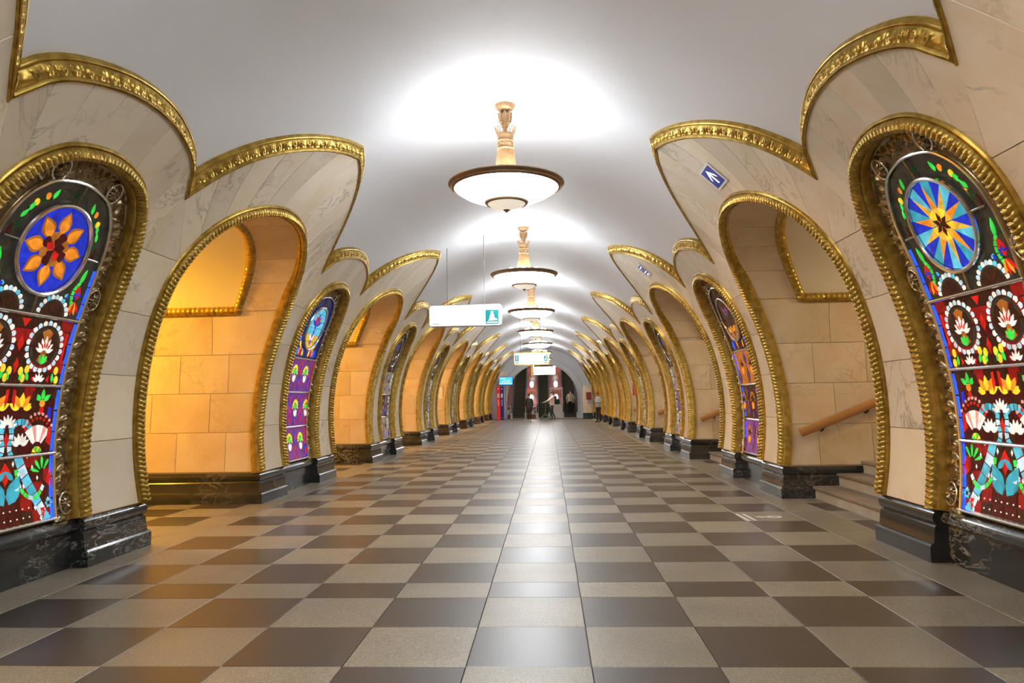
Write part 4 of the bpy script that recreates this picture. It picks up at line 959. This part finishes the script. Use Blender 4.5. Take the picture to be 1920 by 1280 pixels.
def hang_sign(label, x, y, z, w_, h, frame, wires, bd=.03):
    t = thing('hanging_sign', label, 'sign', (x, y, z), group='hanging signs')
    mb = MB(); plate(mb, rrect(w_, h, .045), -.07, .07); ob('case', mb.mesh('case', frame, False), t)
    mb = MB(); plate(mb, rrect(w_ - bd, h - bd, .035), -.078, -.069); ob('face', mb.mesh('face', M_face, False), t)
    for wx in wires: mb = MB(); mb.tube([(wx, 0, h / 2), (wx, 0, vault_z(x + wx) - z + .02)], .007, 6); mb.lathe([(.02, vault_z(x + wx) - z), (.03, vault_z(x + wx) - z + .02)], 10, (wx, 0, 0)); ob('hanger_rod', mb.mesh('hanger_rod', M_rod), t)
    return t
t = hang_sign('white lit sign with a teal pictogram hanging left of the chandeliers', -1.15, 13.8, 2.895, 1.40, .42, M_edge, (-.35, .37))
pc = ob('pictogram', None, t, (.52, 0, -.04)); mb = MB(); plate(mb, rrect(.25, .27, .012), -.082, -.077); ob('square', mb.mesh('square', M_teal, False), pc)
mb = MB(); plate(mb, [(.026 * math.cos(a), .026 * math.sin(a)) for a in np.linspace(0, 2 * PI, 12, False)], -.085, -.081, (.0, .085))
plate(mb, [(-.03, .055), (.035, .055), (.045, -.01), (.10, -.045), (.10, -.065), (-.02, -.07), (-.08, -.075), (-.05, -.04), (-.045, .0)], -.085, -.081); plate(mb, rrect(.21, .022, .004, 2), -.085, -.081, (0, -.105))
ob('figure', mb.mesh('figure', M_wprint, False), pc)
mb = MB(); plate(mb, rrect(.13, .012, .003, 2), -.08, -.077, (-.56, -.16)); ob('caption', mb.mesh('caption', M_print, False), t)
t = hang_sign('gold-framed white sign with teal numerals one and two', -.22, 28.0, 2.83, 1.39, .51, M_gold, (-.42, .36), .075)
for dx, dg in ((-.56, '1'), (.56, '2')):
    q = ob('number_plate', None, t, (dx, 0, .03)); mb = MB(); plate(mb, rrect(.14, .24, .012), -.082, -.077); ob('square', mb.mesh('square', M_teal, False), q)
    ob('numeral', text_mesh(dg, .26, M_wprint), q, (0, -.084, 0)); mb = MB(); plate(mb, rrect(.14, .035, .005, 2), -.082, -.077, (0, -.185)); ob('bar', mb.mesh('bar', M_teal, False), q)
for dx in (-.25, .22):
    for k in range(6): mb = MB(); plate(mb, rrect(.30 - .03 * (k % 3), .014, .003, 2), -.08, -.077, (dx - .02 * (k % 3), .15 - .062 * k)); ob('text_line', mb.mesh('text_line', M_print, False), t)
mb = MB(); mb.bbox((.02, 0, -.49), (.10, .06, .48), .012); ob('pendant_arm', mb.mesh('pendant_arm', M_gold, False), t)
hang_sign('plain white lit sign hanging before the escalators', .16, 44.0, 2.98, 1.40, .50, M_edge, (-.4, .4))

# blue direction plates on the marble above the right arches
M_blue = simple('blue_enamel', (.012, .05, .42), .3, 0)
def wall_plate(n, u, v, w_, h, kind, label):
    t = thing('direction_plate', label, 'sign', (0, yarch(n), 0), group='blue direction plates')
    def flat(poly, r, mat, nm, th_=.006):
        mb = MB(); k = len(poly); a = [onb(1, u + p, v + q, RM - r) for p, q in poly]; b = [onb(1, u + p, v + q, RM - r + th_) for p, q in poly]
        mb.add(a + b, [tuple(range(k)), tuple(range(k, 2 * k))[::-1]] + [(i, (i + 1) % k, k + (i + 1) % k, k + i) for i in range(k)]); ob(nm, mb.mesh(nm, mat, False), t)
    flat(rrect(w_, h, .01, 2), .014, M_white, 'backing', .012); flat(rrect(w_ - .06, h - .05, .004, 2), .016, M_blue, 'blue_field')
    if kind == 'arrow':
        flat([(-.018, -.09), (.018, -.09), (.018, .045), (-.018, .045)], .018, M_wprint, 'arrow_shaft')
        for s_ in (-1, 1): flat([(0, .10), (s_ * .095, .0), (s_ * .095, -.04), (0, .058)], .018, M_wprint, 'arrow_head')
    else:
        for k in range(4): flat([(-.10, .085 - .058 * k), (.10 - .03 * (k % 2), .085 - .058 * k), (.10 - .03 * (k % 2), .063 - .058 * k), (-.10, .063 - .058 * k)], .018, M_wprint, 'mark')
wall_plate(0, -.29, 2.975, .36, .29, 'arrow', 'blue plate with a white arrow above the nearest right arch')
wall_plate(1, -.52, 2.975, .36, .29, 'text', 'blue plate with rows of white marks above the second right arch')
# notices on the passage walls
M_paper = simple('paper', (.75, .74, .70), .6); M_rpr = simple('red_print', (.65, .03, .02), .5)
t = thing('wall_notice', 'pale framed notice on the passage wall of the fourth left arch', 'notice', (-3.62, yarch(3) + 1.383, 1.45)); mb = MB(); plate(mb, rrect(.26, .72, .01, 2), -.012, .008); ob('frame', mb.mesh('frame', M_wood, False), t)
mb = MB(); plate(mb, rrect(.23, .69, .004, 2), -.015, -.011); ob('sheet', mb.mesh('sheet', M_paper, False), t)
t = thing('wall_notice', 'red and white notice on the passage wall of the fourth right arch', 'notice', (3.66, yarch(3) + 1.383, 1.42)); mb = MB(); plate(mb, rrect(.34, .76, .004, 2), -.012, .008); ob('sheet', mb.mesh('sheet', M_paper, False), t)
mb = MB(); plate(mb, rrect(.13, .74, .004, 2), -.015, -.011, (-.10, 0)); ob('red_band', mb.mesh('red_band', M_rpr, False), t)
# marking stuck on the floor
t = thing('floor_marking', 'worn white ring and bars stuck on the floor before the nearest right arch', 'marking', (2.66, 7.80, .0005))
def flatz(poly, nm):
    mb = MB(); k = len(poly); mb.add([(x, y, 0) for x, y in poly] + [(x, y, .0012) for x, y in poly], [tuple(range(k, 2 * k))] + [(i, (i + 1) % k, k + (i + 1) % k, k + i) for i in range(k)]); ob(nm, mb.mesh(nm, M_white, False), t)
mb = MB(); N_ = 24; mb.grid([[(r * 1.3 * math.cos(2 * PI * k / N_) + .09, r * math.sin(2 * PI * k / N_), z) for k in range(N_)] for r, z in ((.035, 0), (.035, .0012), (.06, .0012), (.06, 0))], 0, True); ob('ring', mb.mesh('ring', M_white, False), t)
flatz([(-.10, -.02), (.02, -.02), (.02, .02), (-.10, .02)], 'stem'); flatz([(-.06, -.05), (-.03, -.05), (-.03, .05), (-.06, .05)], 'cross_bar')
for k in range(2): flatz([(-.24 + .07 * k, -.22), (-.215 + .07 * k, -.22), (-.235 + .07 * k, .2), (-.26 + .07 * k, .2)], 'stripe')

# ------------------------------------------------------------------ far furniture
M_cred = simple('red_enamel', (.72, .015, .01), .3, 0, (.9, .02, .01), .12); M_cblue = simple('indigo_enamel', (.03, .02, .22), .3)  # red half has a faint glow put into its colour, though no lamp
t = thing('help_column', 'red and indigo help column standing by the last left pylon', 'column', (-2.66, 46.0, 0))
mb = MB(); mb.bbox((-.11, 0, 1.05), (.22, .34, 2.1), .02); ob('red_half', mb.mesh('red_half', M_cred, False), t)
mb = MB(); mb.bbox((.115, 0, 1.05), (.22, .34, 2.1), .02); ob('indigo_half', mb.mesh('indigo_half', M_cblue, False), t)
for x in (-.11, .115):
    mb = MB(); plate(mb, rrect(.13, .26, .01, 2), -.178, -.168, (x, 1.52)); ob('intercom_panel', mb.mesh('intercom_panel', M_white, False), t)
    mb = MB(); mb.lathe([(.001, 0), (.04, 0), (.04, .01), (.001, .01)], 14)
    me = mb.mesh('button', M_white, False); me.transform(Matrix.Rotation(PI / 2, 4, 'X')); ob('emblem', me, t, (x, -.168, 1.95))
    for k in range(4): mb = MB(); plate(mb, rrect(.06, .07, .01, 2), -.174, -.168, (x, 1.22 - .1 * k)); ob('lettering', mb.mesh('lettering', M_white, False), t)
mb = MB(); mb.bbox((0, 0, .12), (.46, .36, .03), .01); ob('foot_band', mb.mesh('foot_band', M_steel, False), t)
M_scr = simple('lit_blue_screen', (.02, .12, .5), .2, 0, (.03, .30, .95), 1.0); M_scr2 = simple('pale_screen_print', (.5, .8, 1), .2, 0, (.55, .85, 1), .7)
t = thing('screen', 'lit blue information screen on a post above the help column', 'screen', (-2.30, 46.25, 0))
mb = MB(); plate(mb, rrect(.88, .52, .02, 3), -.06, .04, (0, 2.46)); ob('case', mb.mesh('case', M_iron, False), t)
mb = MB(); plate(mb, rrect(.84, .48, .01, 2), -.066, -.059, (0, 2.46)); ob('display', mb.mesh('display', M_scr, False), t)
for k, (w_, dx) in enumerate(((.34, -.2), (.5, .05), (.6, .0), (.8, 0))): mb = MB(); plate(mb, rrect(w_, .035, .005, 2), -.07, -.065, (dx, 2.62 - .11 * k)); ob('text_line', mb.mesh('text_line', M_scr2, False), t)
mb = MB(); mb.tube([(0, .08, 0), (0, .08, 2.3)], .03, 10); mb.lathe([(.15, 0), (.15, .02), (.03, .03)], 14, (0, .08, 0)); ob('post', mb.mesh('post', M_grey), t)
t = thing('cream_pillar', 'short cream pillar with a black base by the last right pylon', 'pillar', (2.84, 45.6, 0))
mb = MB(); mb.bbox((0, 0, 1.2), (.52, .5, 1.68), .015); ob('shaft', mb.mesh('shaft', M_block, False), t)
mb = MB(); mb.bbox((0, 0, .18), (.60, .58, .36), .02); ob('base', mb.mesh('base', M_black, False), t)
mb = MB(); mb.bbox((0, 0, 2.06), (.56, .54, .05), .012); ob('cap', mb.mesh('cap', M_marble, False), t)
t = thing('alarm_box', 'dark red box with a small white label fixed to the cream pillar', 'box', (2.90, 45.30, 1.42)); M_dr = simple('dark_red_enamel', (.22, .02, .015), .4)
mb = MB(); mb.bbox((0, 0, 0), (.30, .12, .44), .015); ob('body', mb.mesh('body', M_dr, False), t)
mb = MB(); mb.bbox((0, -.02, -.36), (.12, .04, .26), .01); ob('hanging_tag', mb.mesh('hanging_tag', M_cblue, False), t); mb = MB(); mb.box((0, -.042, -.36), (.06, .006, .2)); ob('label', mb.mesh('label', M_white, False), t)
# ------------------------------------------------------------------ people
SKIN = simple('skin', (.62, .38, .27), .5)
def person(name, label, loc, rz, J, cols, hair, hair_len=.0, extra=None, scale=1.0, garment=True):
    """J: joint overrides; cols: materials for head/hands, top, legs, shoes. Faces -Y at rz = 0."""
    t = thing('person', label, 'person', loc, rz); t.scale = (scale,) * 3
    P = dict(pel=(0, 0, .95), sp=(0, .01, 1.12), ch=(0, .01, 1.30), ne=(0, .02, 1.46), hb=(0, .0, 1.525), he=(0, -.015, 1.60), ht=(0, -.01, 1.68),
             ls=(.17, .02, 1.41), le=(.23, .04, 1.14), lw=(.24, -.04, .90), lh=(.24, -.06, .83), rs=(-.17, .02, 1.41), re=(-.23, .04, 1.14), rw=(-.24, -.04, .90), rh=(-.24, -.06, .83),
             lp=(.09, 0, .90), lk=(.10, -.02, .50), la=(.10, .02, .09), lt=(.11, -.15, .035), rp=(-.09, 0, .90), rk=(-.10, -.02, .50), ra=(-.10, .02, .09), rt=(-.11, -.15, .035)); P.update(J)
    R = dict(pel=(.145, .105), sp=(.135, .10), ch=(.15, .11), ne=(.046, .046), hb=(.068, .078), he=(.078, .095), ht=(.055, .065), s=(.075, .07), e=(.052, .05), w=(.034, .03), h=(.042, .022), p=(.095, .095), k=(.062, .062), a=(.045, .05), t=(.042, .03))
    names_ = list(P); idx = {k: i for i, k in enumerate(names_)}; vs = [P[k] for k in names_]; rad = [R.get(k) or R[k[1]] for k in names_]
    E_ = [('pel', 'sp', 1), ('sp', 'ch', 1), ('ch', 'ne', 1), ('ne', 'hb', 0), ('hb', 'he', 0), ('he', 'ht', 0)]
    for s_ in 'lr': E_ += [('ch', s_ + 's', 1), (s_ + 's', s_ + 'e', 1), (s_ + 'e', s_ + 'w', 1), (s_ + 'w', s_ + 'h', 0), ('pel', s_ + 'p', 2), (s_ + 'p', s_ + 'k', 2), (s_ + 'k', s_ + 'a', 2), (s_ + 'a', s_ + 't', 3)]
    edges = [(idx[a], idx[b]) for a, b, _ in E_]; zone = [z for _, _, z in E_]
    for s_ in 'lr':                               # five fingers rooted in each palm
        h = Vector(P[s_ + 'h']); d = (h - Vector(P[s_ + 'w'])).normalized(); side = d.cross(Vector((0, 1, 0) if abs(d.y) < .8 else (0, 0, 1))).normalized(); pn = d.cross(side)
        for k, (o_, ln) in enumerate(((-.030, .07), (-.010, .082), (.010, .078), (.030, .062), (-.045, .05))):
            root_ = h + side * o_ * .9 + d * (.02 if k < 4 else -.02); mid = root_ + d * ln * .5 + (side * -.02 if k == 4 else Vector()); tip = mid + d * ln * .45 + pn * .015
            b0 = len(vs); vs += [tuple(root_), tuple(mid), tuple(tip)]; rad += [(.011, .011), (.009, .009), (.007, .007)]; edges += [(idx[s_ + 'h'], b0), (b0, b0 + 1), (b0 + 1, b0 + 2)]; zone += [0, 0, 0]
    me = bpy.data.meshes.new('body'); me.from_pydata(vs, edges, []); o = bpy.data.objects.new('body_src', me); COL.objects.link(o)
    o.modifiers.new('skin', 'SKIN'); sv = me.skin_vertices[0].data
    for i, r in enumerate(rad): sv[i].radius = r
    sv[0].use_root = True; sb = o.modifiers.new('sub', 'SUBSURF'); sb.levels = 2; sb.render_levels = 2
    bpy.context.view_layer.update(); me2 = bpy.data.meshes.new_from_object(o.evaluated_get(bpy.context.evaluated_depsgraph_get())); bpy.data.objects.remove(o); me2.name = 'body'
    me2.materials.clear()
    for m in cols: me2.materials.append(m)
    V = np.array(vs); seg = [(V[a], V[b]) for a, b in edges]
    for p in me2.polygons:
        c = np.array(p.center); best, bz = 9, 0
        for (a, b), z in zip(seg, zone):
            ab = b - a; tt = min(1, max(0, np.dot(c - a, ab) / max(1e-9, ab @ ab))); dd = np.linalg.norm(c - a - ab * tt)
            if dd < best: best, bz = dd, z
        p.material_index = bz; p.use_smooth = True
    ob('body', me2, t)
    hc = Vector(P['he'])
    mb = MB(); G = []
    for a in np.linspace(0, PI, 9):               # hair: a cap open towards the face
        row = []
        for b in np.linspace(0, 2 * PI, 18, False):
            x, y = math.sin(a) * math.cos(b), math.sin(a) * math.sin(b); z = math.cos(a)
            low = z < .15 and y < .25; f_ = .93 if low else 1.06
            if z < -.25 and y >= .25: f_ = 1.04
            row.append((hc.x + .083 * x * f_, hc.y + .008 + .103 * y * f_, hc.z + .035 + .112 * z * f_ - (hair_len * max(0, -z) if y > .1 else 0)))
        G.append(row)
    mb.grid(G, 0, True); ob('hair', mb.mesh('hair', hair, True, 60), t)
    mb = MB(); mb.tube([tuple(hc + Vector((0, -.085, .02))), tuple(hc + Vector((0, -.108, -.015))), tuple(hc + Vector((0, -.09, -.025)))], [.008, .014, .01], 6); ob('nose', mb.mesh('nose', SKIN), t)
    for s_ in (-1, 1): mb = MB(); mb.lathe([(.001, -.007), (.009, 0), (.001, .007)], 8, tuple(hc + Vector((s_ * .03, -.088, .022)))); ob('eye', mb.mesh('eye', M_iron), t)
    mb = MB(); mb.tube([tuple(hc + Vector((-.024, -.086, -.052))), tuple(hc + Vector((0, -.092, -.054))), tuple(hc + Vector((.024, -.086, -.052)))], .006, 6); ob('mouth', mb.mesh('mouth', simple('lips', (.45, .16, .13), .5) if 'lips' not in MATS else MATS['lips']), t)
    if garment:
        mb = MB(); mb.grid([[(a_ * math.cos(q), b_ * math.sin(q) + .01, z) for q in np.linspace(0, 2 * PI, 24, False)] for z, a_, b_ in ((1.475, .062, .062), (1.45, .10, .085), (1.41, .165, .11), (1.28, .185, .14), (1.10, .170, .13), (.93, .185, .14), (.88, .182, .138), (.88, .15, .11))], 0, True); ob('jacket', mb.mesh('jacket', cols[1]), t)
    if extra: extra(t)
    return t
K_ = lambda n_, c, r=.7: MATS.get(n_) or simple(n_, c, r)
BLK = K_('black_cloth', (.012, .013, .014)); JEAN = K_('teal_trousers', (.02, .055, .06)); SWT = K_('pale_sweater', (.62, .50, .46)); BEI = K_('beige_jacket', (.55, .42, .26)); GRY = K_('grey_jacket', (.40, .40, .43)); SHO = K_('dark_shoes', (.02, .02, .022), .5)
HB = K_('dark_hair', (.02, .014, .01)); HBR = K_('brown_hair', (.10, .05, .025)); HR = K_('red_hair', (.30, .07, .02))
def coat(t):
    mb = MB(); mb.grid([[(a_ * math.cos(q), b_ * math.sin(q) + .01, z) for q in np.linspace(0, 2 * PI, 24, False)] for z, a_, b_ in ((1.44, .10, .085), (1.40, .19, .12), (1.25, .205, .15), (1.05, .19, .15), (.80, .215, .175), (.58, .20, .165), (.56, .18, .15))], 0, True); ob('coat', mb.mesh('coat', BLK), t)
person('p', 'woman seen from behind in a long black coat', (-.78, 44.4, 0), PI, dict(lk=(.07, -.02, .5), la=(.07, .02, .09), lt=(.08, -.13, .035), rk=(-.07, -.02, .5), ra=(-.07, .02, .09), rt=(-.08, -.13, .035)), (SKIN, BLK, BLK, SHO), HB, extra=coat, scale=.93, garment=False)
def pack(t):
    mb = MB(); mb.bbox((0, .20, 1.24), (.28, .16, .42), .05); ob('backpack', mb.mesh('backpack', BLK, False), t)
person('p', 'man in a pale sweater with a black backpack leaning on a green stand', (.62, 43.9, 0), -PI / 2 + .25, dict(le=(.20, -.22, 1.20), lw=(.14, -.44, 1.10), lh=(.13, -.51, 1.09), re=(-.20, -.20, 1.18), rw=(-.14, -.42, 1.08), rh=(-.13, -.49, 1.07),
    lk=(.02, -.10, .5), la=(-.08, .02, .09), lt=(-.08, -.14, .035), rk=(-.07, .02, .5), ra=(.06, .16, .09), rt=(.06, .02, .035)), (SKIN, SWT, JEAN, SHO), HBR, extra=pack, scale=1.0)
person('p', 'man in a beige jacket stepping off the right escalator', (1.88, 48.98, .28), 0, dict(lw=(.26, -.02, .90), le=(.27, .05, 1.15), re=(-.27, .05, 1.15)), (SKIN, BEI, BLK, SHO), HBR, scale=.9)
def phone(t):
    mb = MB(); mb.bbox((.0, -.33, 1.16), (.075, .012, .15), .004); ob('phone', mb.mesh('phone', M_iron, False), t)
person('p', 'red-haired person in a grey jacket looking down at a phone', (2.98, 37.8, 0), -.9, dict(hb=(0, -.02, 1.53), he=(0, -.06, 1.60), ht=(0, -.08, 1.68), le=(.22, -.04, 1.14), lw=(.08, -.25, 1.13), lh=(.045, -.30, 1.14), re=(-.22, -.04, 1.14), rw=(-.08, -.25, 1.13), rh=(-.045, -.30, 1.14),
    lk=(.11, 0, .5), rk=(-.11, 0, .5), la=(.12, .02, .09), ra=(-.12, .02, .09), lt=(.13, -.14, .035), rt=(-.13, -.14, .035)), (SKIN, GRY, BLK, SHO), HR, .12, extra=phone, scale=.92)
# green stand beside the leaning man
M_gst = simple('dark_green_paint', (.035, .07, .04), .5); t = thing('green_stand', 'dark green stand with splayed curved legs beside the leaning man', 'stand', (.20, 44.0, 0))
mb = MB(); mb.tube([(0, 0, .30), (.01, 0, .62), (.02, 0, .98)], [.055, .04, .045], 10); ob('column', mb.mesh('column', M_gst), t)
for k in range(4):
    a = PI / 4 + k * PI / 2; c, s_ = math.cos(a), math.sin(a); mb = MB(); mb.tube([(0, 0, .33), (.14 * c, .14 * s_, .28), (.30 * c, .30 * s_, .16), (.40 * c, .40 * s_, .02)], [.045, .04, .032, .028], 8); ob('leg', mb.mesh('leg', M_gst), t)
mb = MB(); mb.bbox((-.04, 0, 1.01), (.42, .12, .06), .02); ob('top_bar', mb.mesh('top_bar', M_gst, False), t)
